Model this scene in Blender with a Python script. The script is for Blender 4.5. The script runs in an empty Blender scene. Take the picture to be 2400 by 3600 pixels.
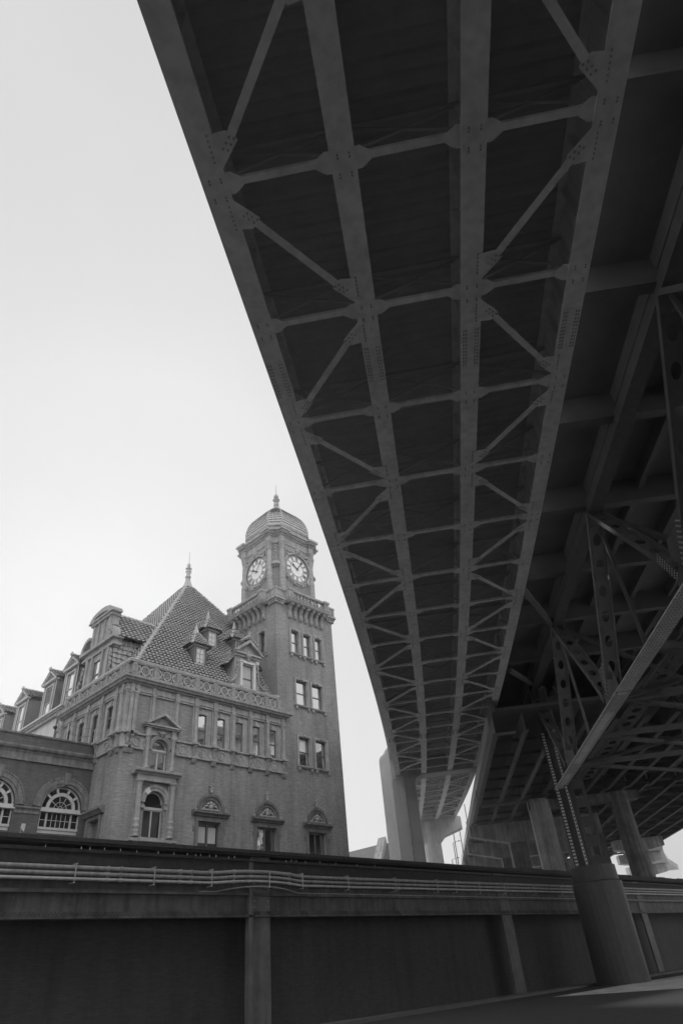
import bpy, math, random
from math import sin, cos, pi, radians as R
from mathutils import Vector, Matrix
random.seed(7)
# ------------------------------------------------------------------ camera, world, sun
scn = bpy.context.scene
col = scn.collection
CAM_AZ, CAM_EL, CAM_ROLL = R(41.06200), R(36.22690), R(-5.7353)
fw = Vector((cos(CAM_AZ)*cos(CAM_EL), sin(CAM_AZ)*cos(CAM_EL), sin(CAM_EL)))
r0 = Vector((sin(CAM_AZ), -cos(CAM_AZ), 0)); u0 = r0.cross(fw)
rr = cos(CAM_ROLL)*r0 + sin(CAM_ROLL)*u0; uu = -sin(CAM_ROLL)*r0 + cos(CAM_ROLL)*u0
cd = bpy.data.cameras.new('camera'); cam = bpy.data.objects.new('camera', cd); col.objects.link(cam)
cam.matrix_world = Matrix(((rr.x, uu.x, -fw.x, 0), (rr.y, uu.y, -fw.y, 0), (rr.z, uu.z, -fw.z, 1.6), (0, 0, 0, 1)))
cd.sensor_fit = 'VERTICAL'; cd.sensor_height = 36.0; cd.lens = 2246.3*36.0/3600.0
cd.clip_start = 0.05; cd.clip_end = 3000
scn.camera = cam
SKY_BACK = 2.4
SUN_AZ, SUN_EL = R(64.0), R(27.1)
w = bpy.data.worlds.new('World'); scn.world = w; w.use_nodes = True
nt = w.node_tree; nt.nodes.clear()
sky = nt.nodes.new('ShaderNodeTexSky'); sky.sky_type = 'NISHITA'; sky.sun_disc = False
sky.sun_elevation = SUN_EL; sky.sun_rotation = R(90)-SUN_AZ
sky.air_density = 1.0; sky.dust_density = 6.0; sky.ozone_density = 1.0
bw = nt.nodes.new('ShaderNodeRGBToBW')
mul = nt.nodes.new('ShaderNodeMath'); mul.operation = 'MULTIPLY_ADD'; mul.inputs[1].default_value = 0.06; mul.inputs[2].default_value = 6.9
mn = nt.nodes.new('ShaderNodeMath'); mn.operation = 'MINIMUM'; mn.inputs[1].default_value = 7.7
bg = nt.nodes.new('ShaderNodeBackground'); bg.inputs['Strength'].default_value = 0.10
wo = nt.nodes.new('ShaderNodeOutputWorld')
nt.links.new(sky.outputs[0], bw.inputs[0]); nt.links.new(bw.outputs[0], mul.inputs[0]); nt.links.new(mul.outputs[0], mn.inputs[0])
tcw = nt.nodes.new('ShaderNodeTexCoord'); dp = nt.nodes.new('ShaderNodeVectorMath'); dp.operation = 'DOT_PRODUCT'
dp.inputs[1].default_value = (cos(R(240))*cos(R(50)), sin(R(240))*cos(R(50)), sin(R(50)))     # bright lobe added to the unseen sky behind the camera, to light front walls
nt.links.new(tcw.outputs['Generated'], dp.inputs[0])
mw = nt.nodes.new('ShaderNodeMapRange'); mw.interpolation_type = 'SMOOTHSTEP'; mw.inputs[1].default_value = .6; mw.inputs[2].default_value = .95; mw.inputs[3].default_value = 1.0; mw.inputs[4].default_value = SKY_BACK
nt.links.new(dp.outputs['Value'], mw.inputs[0])
cn = nt.nodes.new('ShaderNodeTexNoise'); cn.inputs['Scale'].default_value = 2.2; cn.inputs['Detail'].default_value = 5; nt.links.new(tcw.outputs['Generated'], cn.inputs[0])
cm = nt.nodes.new('ShaderNodeMapRange'); cm.inputs[1].default_value = .3; cm.inputs[2].default_value = .7; cm.inputs[3].default_value = .965; cm.inputs[4].default_value = 1.035; nt.links.new(cn.outputs[0], cm.inputs[0])
cx_ = nt.nodes.new('ShaderNodeMath'); cx_.operation = 'MULTIPLY'; nt.links.new(mw.outputs[0], cx_.inputs[0]); nt.links.new(cm.outputs[0], cx_.inputs[1])
mx = nt.nodes.new('ShaderNodeMath'); mx.operation = 'MULTIPLY'; nt.links.new(mn.outputs[0], mx.inputs[0]); nt.links.new(cx_.outputs[0], mx.inputs[1])
nt.links.new(mx.outputs[0], bg.inputs['Color']); nt.links.new(bg.outputs[0], wo.inputs['Surface'])
sd = bpy.data.lights.new('sun', 'SUN'); sd.energy = 2.4; sd.angle = R(5); sd.color = (1, 1, 1)
sun = bpy.data.objects.new('sun', sd); col.objects.link(sun)
sun.rotation_euler = Vector((cos(SUN_AZ)*cos(SUN_EL), sin(SUN_AZ)*cos(SUN_EL), sin(SUN_EL))).to_track_quat('Z', 'Y').to_euler()
scn.view_settings.view_transform = 'Standard'; scn.view_settings.look = 'None'
scn.view_settings.exposure = 0.0; scn.view_settings.gamma = 1.0
scn.cycles.max_bounces = 8; scn.cycles.diffuse_bounces = 5

# ------------------------------------------------------------------ materials (the photograph is black and white)
def mat(name, base, var=0.25, rough=0.8, scale=1.5, stretch=(1, 1, 1), bump=0.0, bscale=20, metal=0.0, streak=0.0, spec=0.4):
    m = bpy.data.materials.new(name); m.use_nodes = True; t = m.node_tree; N = t.nodes; L = t.links
    b = N['Principled BSDF']; b.inputs['Roughness'].default_value = rough; b.inputs['Metallic'].default_value = metal
    b.inputs['Specular IOR Level'].default_value = spec
    tc = N.new('ShaderNodeTexCoord'); mp = N.new('ShaderNodeMapping'); mp.inputs['Scale'].default_value = stretch
    L.new(tc.outputs['Object'], mp.inputs[0])
    n = N.new('ShaderNodeTexNoise'); n.inputs['Scale'].default_value = scale; n.inputs['Detail'].default_value = 8; n.inputs['Roughness'].default_value = .65
    L.new(mp.outputs[0], n.inputs[0])
    mr = N.new('ShaderNodeMapRange'); mr.inputs[1].default_value = .3; mr.inputs[2].default_value = .7
    mr.inputs[3].default_value = base*(1-var); mr.inputs[4].default_value = base*(1+var)
    L.new(n.outputs[0], mr.inputs[0]); out = mr.outputs[0]
    if streak:
        mp2 = N.new('ShaderNodeMapping'); mp2.inputs['Scale'].default_value = (3.5, 3.5, .16); L.new(tc.outputs['Object'], mp2.inputs[0])
        n2 = N.new('ShaderNodeTexNoise'); n2.inputs['Scale'].default_value = 1.0; n2.inputs['Detail'].default_value = 5; L.new(mp2.outputs[0], n2.inputs[0])
        m2 = N.new('ShaderNodeMapRange'); m2.inputs[1].default_value = .4; m2.inputs[2].default_value = .68; m2.inputs[3].default_value = 1.0; m2.inputs[4].default_value = 1-streak
        L.new(n2.outputs[0], m2.inputs[0])
        mm = N.new('ShaderNodeMath'); mm.operation = 'MULTIPLY'; L.new(out, mm.inputs[0]); L.new(m2.outputs[0], mm.inputs[1]); out = mm.outputs[0]
    L.new(out, b.inputs['Base Color'])
    if bump:
        n3 = N.new('ShaderNodeTexNoise'); n3.inputs['Scale'].default_value = bscale; n3.inputs['Detail'].default_value = 4; L.new(tc.outputs['Object'], n3.inputs[0])
        bp = N.new('ShaderNodeBump'); bp.inputs['Strength'].default_value = bump; bp.inputs['Distance'].default_value = .02
        L.new(n3.outputs[0], bp.inputs['Height']); L.new(bp.outputs[0], b.inputs['Normal'])
    return m
def brick_mat(name, base):
    m = bpy.data.materials.new(name); m.use_nodes = True; t = m.node_tree; N = t.nodes; L = t.links
    b = N['Principled BSDF']; b.inputs['Roughness'].default_value = .85
    tc = N.new('ShaderNodeTexCoord'); sp = N.new('ShaderNodeSeparateXYZ'); L.new(tc.outputs['Object'], sp.inputs[0])
    ad = N.new('ShaderNodeMath'); ad.operation = 'ADD'; L.new(sp.outputs[0], ad.inputs[0]); L.new(sp.outputs[1], ad.inputs[1])
    cb = N.new('ShaderNodeCombineXYZ'); L.new(ad.outputs[0], cb.inputs[0]); L.new(sp.outputs[2], cb.inputs[1])
    br = N.new('ShaderNodeTexBrick'); br.inputs['Scale'].default_value = 1.0
    br.inputs['Brick Width'].default_value = .32; br.inputs['Row Height'].default_value = .078; br.inputs['Mortar Size'].default_value = .011
    br.inputs['Color1'].default_value = (base*1.08,)*3+(1,); br.inputs['Color2'].default_value = (base*.85,)*3+(1,); br.inputs['Mortar'].default_value = (base*.75,)*3+(1,)
    L.new(cb.outputs[0], br.inputs['Vector'])
    mp = N.new('ShaderNodeMapping'); mp.inputs['Scale'].default_value = (1.6, 7.5, 1); L.new(cb.outputs[0], mp.inputs[0])
    n = N.new('ShaderNodeTexNoise'); n.inputs['Scale'].default_value = 1.2; n.inputs['Detail'].default_value = 9; n.inputs['Roughness'].default_value = .75; L.new(mp.outputs[0], n.inputs[0])
    mr = N.new('ShaderNodeMapRange'); mr.inputs[1].default_value = .3; mr.inputs[2].default_value = .7; mr.inputs[3].default_value = .68; mr.inputs[4].default_value = 1.3; L.new(n.outputs[0], mr.inputs[0])
    n2 = N.new('ShaderNodeTexNoise'); n2.inputs['Scale'].default_value = .22; n2.inputs['Detail'].default_value = 4; L.new(cb.outputs[0], n2.inputs[0])
    m2 = N.new('ShaderNodeMapRange'); m2.inputs[1].default_value = .35; m2.inputs[2].default_value = .65; m2.inputs[3].default_value = .85; m2.inputs[4].default_value = 1.1; L.new(n2.outputs[0], m2.inputs[0])
    a = N.new('ShaderNodeMath'); a.operation = 'MULTIPLY'; L.new(mr.outputs[0], a.inputs[0]); L.new(m2.outputs[0], a.inputs[1])
    c = N.new('ShaderNodeMath'); c.operation = 'MULTIPLY'; L.new(br.outputs['Color'], c.inputs[0]); L.new(a.outputs[0], c.inputs[1])
    mp3 = N.new('ShaderNodeMapping'); mp3.inputs['Scale'].default_value = (1.1, .1, 1); L.new(cb.outputs[0], mp3.inputs[0])
    n3 = N.new('ShaderNodeTexNoise'); n3.inputs['Scale'].default_value = 1.3; n3.inputs['Detail'].default_value = 6; n3.inputs['Roughness'].default_value = .7; L.new(mp3.outputs[0], n3.inputs[0])
    m3 = N.new('ShaderNodeMapRange'); m3.inputs[1].default_value = .45; m3.inputs[2].default_value = .7; m3.inputs[3].default_value = 1.05; m3.inputs[4].default_value = .68; L.new(n3.outputs[0], m3.inputs[0])
    c3 = N.new('ShaderNodeMath'); c3.operation = 'MULTIPLY'; L.new(c.outputs[0], c3.inputs[0]); L.new(m3.outputs[0], c3.inputs[1])
    L.new(c3.outputs[0], b.inputs['Base Color'])
    bp = N.new('ShaderNodeBump'); bp.inputs['Strength'].default_value = .4; bp.inputs['Distance'].default_value = .01
    L.new(br.outputs['Fac'], bp.inputs['Height']); bp.invert = True; L.new(bp.outputs[0], b.inputs['Normal'])
    return m
M = {}
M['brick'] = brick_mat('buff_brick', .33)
M['brick_dark'] = brick_mat('shaded_wing_brick', .12)  # darkened in colour for the dimmer light low on the facade
M['stone'] = mat('terracotta_stone', .40, .22, .75, 2.2, bump=.5, bscale=14, streak=.25)
M['stone_dark'] = mat('weathered_stone', .22, .3, .8, 2.5, bump=.5, bscale=14, streak=.35)
M['carving'] = mat('carved_terracotta', .36, .45, .8, 9, bump=1.0, bscale=9)
M['pale_stone_and_glint'] = mat('new_stone_and_glint', .70, .1, .7, 2)  # new pale stone; also stands in for light on lacing and in slots
M['tile'] = mat('clay_tile', .35, .35, .6, 6, bump=.3, bscale=30)
M['dome_tile'] = mat('pale_clay_tile', .55, .3, .6, 6)
M['ridge'] = mat('ridge_tile', .45, .3, .6, 4)
M['lead'] = mat('lead_sheet', .45, .15, .5, 2)
M['gutter'] = mat('metal_gutter_and_highlight', .6, .1, .35, 2, metal=.5)
M['slate'] = mat('dormer_cladding_and_gap_shade', .17, .15, .7, 2)
M['frame'] = mat('dark_sash_paint', .16, .15, .6, 3)
M['white_frame'] = mat('pale_sash_paint', .52, .12, .5, 3)
M['stucco'] = mat('pale_stucco', .66, .14, .9, 3, stretch=(1, 1, .3), bump=.4)
M['blind'] = mat('window_blind', .55, .08, .9, 1)
M['dial'] = mat('clock_dial', .93, .03, .4, 2)
M['iron'] = mat('black_iron', .06, .2, .5, 3)
M['ramp'] = mat('ramp_steel_paint', .74, .16, .55, .45, stretch=(1, 1, 1), bump=.05, bscale=3, streak=.18)
M['pier_paint'] = mat('pier_steel_paint', .48, .13, .55, .35, streak=.1)
M['deck'] = mat('galvanised_deck', .42, .12, .6, 1.5)
M['conc'] = mat('concrete', .42, .28, .85, .9, bump=.4, bscale=6, streak=.45)
M['conc_mid'] = mat('grey_concrete', .30, .3, .85, .9, bump=.4, bscale=6, streak=.45)
M['conc_lit'] = mat('lit_concrete', .66, .14, .85, .9, bump=.3, bscale=6, streak=.2)  # concrete lightened in colour for sun and sky from the left
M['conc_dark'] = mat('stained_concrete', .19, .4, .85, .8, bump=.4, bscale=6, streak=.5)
M['old'] = mat('lit_truss_paint', .75, .12, .9, .9, streak=.2)  # truss paint lightened for the light that reaches the chord
M['old_mid'] = mat('half_shaded_truss_paint', .20, .15, .95, .9)  # same truss paint, darkened part way for shade under the decks
M['old_dark'] = mat('shaded_truss_paint', .10, .12, .95, .9, streak=.2)  # same truss paint, darkened further for shade under the decks
M['rivet'] = mat('rivet_heads', .34, .2, .6, 3)
M['bolt'] = mat('ramp_bolts', .34, .2, .5, 3)
M['rail'] = mat('rail_girder_rust', .10, .45, .7, 1.1, streak=.5, bump=.3)
M['rail_post'] = mat('rail_post_paint', .13, .3, .6, 1.5, streak=.3)
M['tie'] = mat('creosote_timber', .045, .4, .9, 5, bump=.5)
M['pipe'] = mat('conduit_metal', .30, .3, .5, 1.6, stretch=(3, 1, 1), metal=.2)
M['pipe_pale'] = mat('pale_conduit_metal', .44, .25, .5, 1.6, stretch=(3, 1, 1), metal=.2)
M['asphalt'] = mat('street_asphalt', .05, .3, .9, 3, bump=.4)
M['ground'] = mat('gravel_ground', .55, .3, .95, .8, bump=.5)
M['lamp'] = mat('lamp_metal', .25, .1, .5, 2)
M['paper'] = mat('notice_paper', .8, .03, .8, 1)
M['plain_dark'] = mat('plain_dark_grey', .13, .15, .9, .8)  # even dark grey for highway decks, floor beams, pavement and terrace
M['rail_wall'] = brick_mat('dark_masonry', .06)
gm = bpy.data.materials.new('window_glass'); gm.use_nodes = True
g = gm.node_tree.nodes['Principled BSDF']; g.inputs['Base Color'].default_value = (.6, .6, .6, 1); g.inputs['Metallic'].default_value = 1.0; g.inputs['Roughness'].default_value = .06
gt = gm.node_tree; tn = gt.nodes.new('ShaderNodeTexNoise'); tn.inputs['Scale'].default_value = 1.1
tcg = gt.nodes.new('ShaderNodeTexCoord'); gt.links.new(tcg.outputs['Object'], tn.inputs[0])
gb = gt.nodes.new('ShaderNodeBump'); gb.inputs['Strength'].default_value = .25; gb.inputs['Distance'].default_value = .05
gt.links.new(tn.outputs[0], gb.inputs['Height']); gt.links.new(gb.outputs[0], g.inputs['Normal'])
M['glass'] = gm
gs = gm.copy(); gs.name = 'bright_glass'; gs.node_tree.nodes['Principled BSDF'].inputs['Base Color'].default_value = (.92, .92, .92, 1); M['sky_glass'] = gs
gp_ = gm.copy(); gp_.name = 'pale_glass'; gp_.node_tree.nodes['Principled BSDF'].inputs['Base Color'].default_value = (.8, .8, .8, 1); M['pale_glass'] = gp_
gd = bpy.data.materials.new('dark_glass'); gd.use_nodes = True
g = gd.node_tree.nodes['Principled BSDF']; g.inputs['Base Color'].default_value = (.02, .02, .02, 1); g.inputs['Roughness'].default_value = .08; g.inputs['Specular IOR Level'].default_value = .5
n_ = gd.node_tree.nodes.new('ShaderNodeTexNoise'); n_.inputs['Scale'].default_value = 1.5
m_ = gd.node_tree.nodes.new('ShaderNodeMapRange'); m_.inputs[3].default_value = .05; m_.inputs[4].default_value = .14
gd.node_tree.links.new(n_.outputs[0], m_.inputs[0]); gd.node_tree.links.new(m_.outputs[0], g.inputs['Roughness'])
M['dark_glass'] = gd

# ------------------------------------------------------------------ mesh builder
V = Vector
class MB:
    def __init__(s, f=None): s.v = []; s.f = []; s.fn = f
    def p(s, a):
        s.v.append(tuple(s.fn(*a)) if s.fn else tuple(a)); return len(s.v)-1
    def poly(s, pts): s.f.append([s.p(a) for a in pts])
    def box(s, a0, a1, b0, b1, c0, c1):
        i = [s.p((a, b, c)) for a in (a0, a1) for b in (b0, b1) for c in (c0, c1)]
        for q in ((0, 1, 3, 2), (4, 6, 7, 5), (0, 4, 5, 1), (2, 3, 7, 6), (0, 2, 6, 4), (1, 5, 7, 3)): s.f.append([i[k] for k in q])
        return s
    def hexa(s, pts):    # 8 points: bottom ring of 4 then top ring of 4
        i = [s.p(a) for a in pts]
        for q in ((3, 2, 1, 0), (4, 5, 6, 7), (0, 1, 5, 4), (1, 2, 6, 5), (2, 3, 7, 6), (3, 0, 4, 7)): s.f.append([i[k] for k in q])
        return s
    def prism(s, pts, axis, a0, a1):   # pts 2D in the other two axes (in order), extruded along axis
        def mk(p, a): return {0: (a, p[0], p[1]), 1: (p[0], a, p[1]), 2: (p[0], p[1], a)}[axis]
        i0 = [s.p(mk(p, a0)) for p in pts]; i1 = [s.p(mk(p, a1)) for p in pts]; n = len(pts)
        s.f.append(i0[::-1]); s.f.append(i1)
        for k in range(n): s.f.append([i0[k], i0[(k+1) % n], i1[(k+1) % n], i1[k]])
        return s
    def lathe(s, c, prof, n=12, a0=0.0):   # prof: (radius, z)
        rings = []
        for r, z in prof: rings.append([s.p((c[0]+r*cos(a0+2*pi*k/n), c[1]+r*sin(a0+2*pi*k/n), c[2]+z)) for k in range(n)])
        for a, b in zip(rings, rings[1:]):
            for k in range(n): s.f.append([a[k], a[(k+1) % n], b[(k+1) % n], b[k]])
        s.f.append(rings[0][::-1]); s.f.append(rings[-1]); return s
    def bar(s, a, b, wd, th, up=(0, 0, 1)):   # rectangular bar a->b, width wd across, thickness th along up
        a = V(a); b = V(b); d = (b-a).normalized(); up = V(up); x = d.cross(up)
        if x.length < 1e-5: x = d.cross(V((1, 0, 0)))
        x.normalize(); u = x.cross(d).normalized()
        h = [a+x*sx*wd/2+u*su*th/2 for sx, su in ((-1, -1), (1, -1), (1, 1), (-1, 1))]
        k = [p+(b-a) for p in h]; return s.hexa(h+k)
    def tube(s, pts, r, n=8):
        pts = [V(p) for p in pts]; rings = []
        for i, p in enumerate(pts):
            d = (pts[min(i+1, len(pts)-1)]-pts[max(i-1, 0)]).normalized()
            x = d.cross(V((0, 0, 1)));
            if x.length < 1e-4: x = V((1, 0, 0))
            x.normalize(); u = x.cross(d)
            rings.append([s.p(p+x*r*cos(2*pi*k/n)+u*r*sin(2*pi*k/n)) for k in range(n)])
        for a, b in zip(rings, rings[1:]):
            for k in range(n): s.f.append([a[k], a[(k+1) % n], b[(k+1) % n], b[k]])
        s.f.append(rings[0][::-1]); s.f.append(rings[-1]); return s
    def build(s, name, m, parent=None, smooth=False, **kw):
        KEEP = ('bolt', 'rivet', 'dentil', 'lacing', 'roof', 'dome', 'ridge', 'numeral', 'louvre')
        if parent and not any(k in name for k in KEEP) and len(s.f) < 4000:
            par = list(range(len(s.v)))
            def find(x):
                while par[x] != x: par[x] = par[par[x]]; x = par[x]
                return x
            for f in s.f:
                for q in f[1:]: par[find(q)] = find(f[0])
            isl = {}
            for i in range(len(s.v)): isl.setdefault(find(i), []).append(i)
            isl = [v_ for v_ in isl.values() if len(v_) > 2]
            if 1 < len(isl) <= 400:
                bb = []
                for v_ in isl:
                    c_ = [s.v[i] for i in v_]; bb.append(tuple(min(q[a] for q in c_)-.012 for a in range(3))+tuple(max(q[a] for q in c_)+.012 for a in range(3)))
                g_ = list(range(len(isl)))
                def fg(x):
                    while g_[x] != x: g_[x] = g_[g_[x]]; x = g_[x]
                    return x
                for i in range(len(isl)):
                    for j in range(i):
                        A, B = bb[i], bb[j]
                        if all(A[k] <= B[k+3] and B[k] <= A[k+3] for k in range(3)): g_[fg(i)] = fg(j)
                grp = {}
                for i in range(len(isl)): grp.setdefault(fg(i), set()).update(isl[i])
                if len(grp) > 1:
                    out = None
                    for vs in grp.values():
                        mb_ = MB(); idx = {}
                        for i in sorted(vs): idx[i] = len(mb_.v); mb_.v.append(s.v[i])
                        mb_.f = [[idx[q] for q in f] for f in s.f if f[0] in vs]
                        out = mb_._mesh(name, m, parent, smooth, **kw)
                    return out
        return s._mesh(name, m, parent, smooth, **kw)
    def _mesh(s, name, m, parent=None, smooth=False, **kw):
        me = bpy.data.meshes.new(name); me.from_pydata(s.v, [], s.f); me.update()
        import bmesh
        bm = bmesh.new(); bm.from_mesh(me); bmesh.ops.recalc_face_normals(bm, faces=bm.faces); bm.to_mesh(me); bm.free()
        if smooth:
            for p_ in me.polygons: p_.use_smooth = True
        me.materials.append(M[m] if isinstance(m, str) else m)
        o = bpy.data.objects.new(name, me); col.objects.link(o)
        if parent: o.parent = parent
        for k, v_ in kw.items(): o[k] = v_
        return o
def thing(name, label, cat, group=None, at=(0, 0, 0)):
    o = bpy.data.objects.new(name, None); col.objects.link(o); o.empty_display_size = .5
    o['label'] = label; o['category'] = cat
    if group: o['group'] = group
    return o
def arc(cx, cz, r, a0, a1, n):
    return [(cx+r*cos(a0+(a1-a0)*k/n), cz+r*sin(a0+(a1-a0)*k/n)) for k in range(n+1)]
# facade frames: local (u along wall, d outwards, z)
def front(u, d, z): return (u, 40.0-d, z)
def left(u, d, z): return (21.43-d, u, z)
def wing(u, d, z): return (u, 43.45-d, z)
def tleft(u, d, z): return (35.3-d, u, z)

def wall(mb, u0, u1, z0, z1, opens, depth=.4):
    """brick sheet with openings; opens: (u0,u1,z0,z1,arched) — z1 is the crown when arched"""
    us = sorted({u0, u1}|{o[0] for o in opens}|{o[1] for o in opens}); zs = sorted({z0, z1}|{o[2] for o in opens}|{o[3] for o in opens})
    us = [x for x in us if u0 <= x <= u1]; zs = [x for x in zs if z0 <= x <= z1]
    for a, b in zip(us, us[1:]):
        for c, d in zip(zs, zs[1:]):
            mu, mz = (a+b)/2, (c+d)/2
            if any(o[0] < mu < o[1] and o[2] < mz < o[3] for o in opens): continue
            mb.poly([(a, 0, c), (b, 0, c), (b, 0, d), (a, 0, d)])
    for o in opens:
        a, b, c, d = o[:4]
        if len(o) > 4 and o[4]:
            r = (b-a)/2; cx = (a+b)/2; cz = d-r; pts = arc(cx, cz, r, pi, 0, 16)
            mb.poly([(p[0], 0, p[1]) for p in pts[:9]]+[(a, 0, d)]); mb.poly([(p[0], 0, p[1]) for p in pts[8:]]+[(b, 0, d)])
            path = [(a, c)]+pts+[(b, c)]
        else: path = [(a, c), (a, d), (b, d), (b, c)]
        path.append(path[0])
        for p, q in zip(path, path[1:]): mb.poly([(p[0], 0, p[1]), (q[0], 0, q[1]), (q[0], -depth, q[1]), (p[0], -depth, p[1])])
def ring(mb, cx, cz, r0, r1, d0, d1, a0=0.0, a1=pi, n=16):
    A = arc(cx, cz, r0, a0, a1, n); B = arc(cx, cz, r1, a0, a1, n)
    for k in range(n):
        a, b, c, e = A[k], A[k+1], B[k+1], B[k]
        mb.hexa([(a[0], d0, a[1]), (b[0], d0, b[1]), (c[0], d0, c[1]), (e[0], d0, e[1]), (a[0], d1, a[1]), (b[0], d1, b[1]), (c[0], d1, c[1]), (e[0], d1, e[1])])
def sash(fr, parent, u0, u1, z0, z1, d=-.32, fm='frame', glass='glass', fwid=.07, mull=(), bars=(), meet=True):
    """timber window filling an opening, its pane a sub-part"""
    m = MB(fr); t = .06
    m.box(u0, u0+fwid, d, d+t, z0, z1); m.box(u1-fwid, u1, d, d+t, z0, z1)
    m.box(u0+fwid, u1-fwid, d, d+t, z0, z0+fwid); m.box(u0+fwid, u1-fwid, d, d+t, z1-fwid, z1)
    if meet: zm = (z0+z1)/2-.05; m.box(u0+fwid, u1-fwid, d+.003, d+t+.02, zm, zm+.07)
    for x in mull: m.box(x-.05, x+.05, d+.004, d+t+.01, z0+fwid, z1-fwid)
    for x in bars: m.box(u0+fwid, u1-fwid, d+.005, d+t-.01, x-.03, x+.03)
    o = m.build('window', fm, parent)
    gmm = MB(fr); gmm.poly([(u0+.01, d+.02, z0+.01), (u1-.01, d+.02, z0+.01), (u1-.01, d+.02, z1-.01), (u0+.01, d+.02, z1-.01)])
    gmm.build('pane', glass, o); return o
def surround(fr, parent, u0, u1, z0, z1, wd=.2, keyed=True, sill=True, m_='stone', proud=.1):
    m = MB(fr)
    m.box(u0-wd, u0, .003, proud, z0, z1+wd); m.box(u1, u1+wd, .003, proud, z0, z1+wd); m.box(u0, u1, .003, proud-.003, z1, z1+wd)
    for (a, b) in ((u0, u0+.05), (u1-.05, u1)): m.box(a, b, -.16, .04, z0, z1-.05)      # inner moulding
    m.box(u0, u1, -.16, .04, z1-.05, z1)
    if keyed: c = (u0+u1)/2; m.box(c-.1, c+.1, proud, proud+.07, z1+.02, z1+wd+.06)
    return m.build('window_surround', m_, parent)
def sill_bar(fr, parent, u0, u1, z, brk=(), m_='stone'):
    m = MB(fr); m.box(u0, u1, .003, .2, z-.09, z); m.box(u0+.03, u1-.03, .003, .14, z-.16, z-.09)
    for b in brk: m.box(b-.12, b+.12, .004, .16, z-.34, z-.16); m.box(b-.08, b+.08, .005, .1, z-.42, z-.34)
    return m.build('window_sill', m_, parent)
def moulding(fr, name, parent, u0, u1, prof, m_='stone', ret0=False, ret1=False):
    """prof: list of (d, z) outline; extruded along u, ends mitred outwards when ret"""
    m = MB(fr); n = len(prof)
    A = [m.p((u0-(p[0] if ret0 else 0), p[0], p[1])) for p in prof]; B = [m.p((u1+(p[0] if ret1 else 0), p[0], p[1])) for p in prof]
    for k in range(n): m.f.append([A[k], A[(k+1) % n], B[(k+1) % n], B[k]])
    m.f.append(A); m.f.append(B[::-1]); return m.build(name, m_, parent)
def add_column(m, fr, u, d, z0, z1, r, n=10):
    """engaged column with base and leafy capital, local frame"""
    x, y, _ = fr(u, d, 0); sv = m.fn; m.fn = None
    H = z1-z0
    m.lathe((x, y, z0), [(r*1.35, 0), (r*1.35, .08), (r*1.15, .12), (r*1.2, .2), (r, .26), (r*.9, H-.42), (r*1.05, H-.4), (r*.95, H-.36), (r*1.15, H-.22), (r*1.0, H-.19), (r*1.45, H-.05), (r*1.45, H)], n)
    m.fn = sv
def tiles(m, P0, du, dv, inside, nu, nv, tw=.30, th=.36, amp=.08, lift=.11):
    """pantile courses: du along the eave, dv up the slope; every tile is a curved strip lifted at its lower edge"""
    nrm = du.cross(dv).normalized(); jt = [random.gauss(0, .012) for _ in range(97)]
    for j in range(nv):
        for i in range(nu):
            uc, vc = (i+.5)*tw, (j+.5)*th
            if not inside(uc, vc): continue
            q0 = []; q1 = []
            for k, h in enumerate((0, .7, 1, .55, 0)):
                uu_ = (i+k/4)*tw; jz = jt[(i*7+j*13) % 97]
                q0.append(m.p(P0+du*uu_+dv*(j*th-.03+jz)+nrm*(lift+amp*h+jz*.6))); q1.append(m.p(P0+du*uu_+dv*((j+1)*th)+nrm*(.012+amp*h)))
            for k in range(4): m.f.append([q0[k], q0[k+1], q1[k+1], q1[k]])
def tri_tiles(name, parent, A, B, Ct, m_='tile', **kw):
    """tile a triangle / trapezoid: A,B eave ends, Ct list of top points (1 or 2)"""
    A, B = V(A), V(B); du = (B-A).normalized(); T = [V(c) for c in Ct]
    dv = (T[0]-A); dv = (dv-du*dv.dot(du)).normalized()
    pts = [(0, 0), ((B-A).length, 0)]+[((t-A).dot(du), (t-A).dot(dv)) for t in T]
    Hh = max(p[1] for p in pts); u_min = min(p[0] for p in pts); u_max = max(p[0] for p in pts)
    def inside(u, v):
        s = None
        for k in range(len(pts)):
            a, b = pts[k], pts[(k+1) % len(pts)]
            c = (b[0]-a[0])*(v-a[1])-(b[1]-a[1])*(u-a[0])
            if c < 0: return False
        return True
    m = MB(); m.poly([A, B]+T); und = m.build('tile_gap_shade', 'slate', parent)  # dark sheet standing in for shade in the gaps under tiles
    m = MB()
    tw = kw.get('tw', .30); th = kw.get('th', .36)
    off = math.floor(u_min/tw)
    P0 = A+du*(off*tw)
    tiles(m, P0, du, dv, lambda u, v: inside(u+off*tw, v), int((u_max-u_min)/tw)+2, int(Hh/th)+1, **kw)
    o = m.build(name, m_, parent); und.parent = o; return o
def ridge(m, a, b, r=.13, step=.34):
    a, b = V(a), V(b); L_ = (b-a).length; n = max(1, int(L_/step)); d = (b-a)/n
    for k in range(n):
        p = a+d*k; m.tube([p-d*.06, p+d*.5, p+d*1.0], r if k % 2 == 0 else r*.92, 7)
        m.tube([p-d*.06, p+d*.1], r*1.25, 7)
def finial(m, c, prof, n=10): m.lathe(c, prof, n)

# ================================================================== STATION BUILDING
st = thing('train_station', 'ornate brick railway station with tiled hip roof and square clock tower', 'station')
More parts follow.
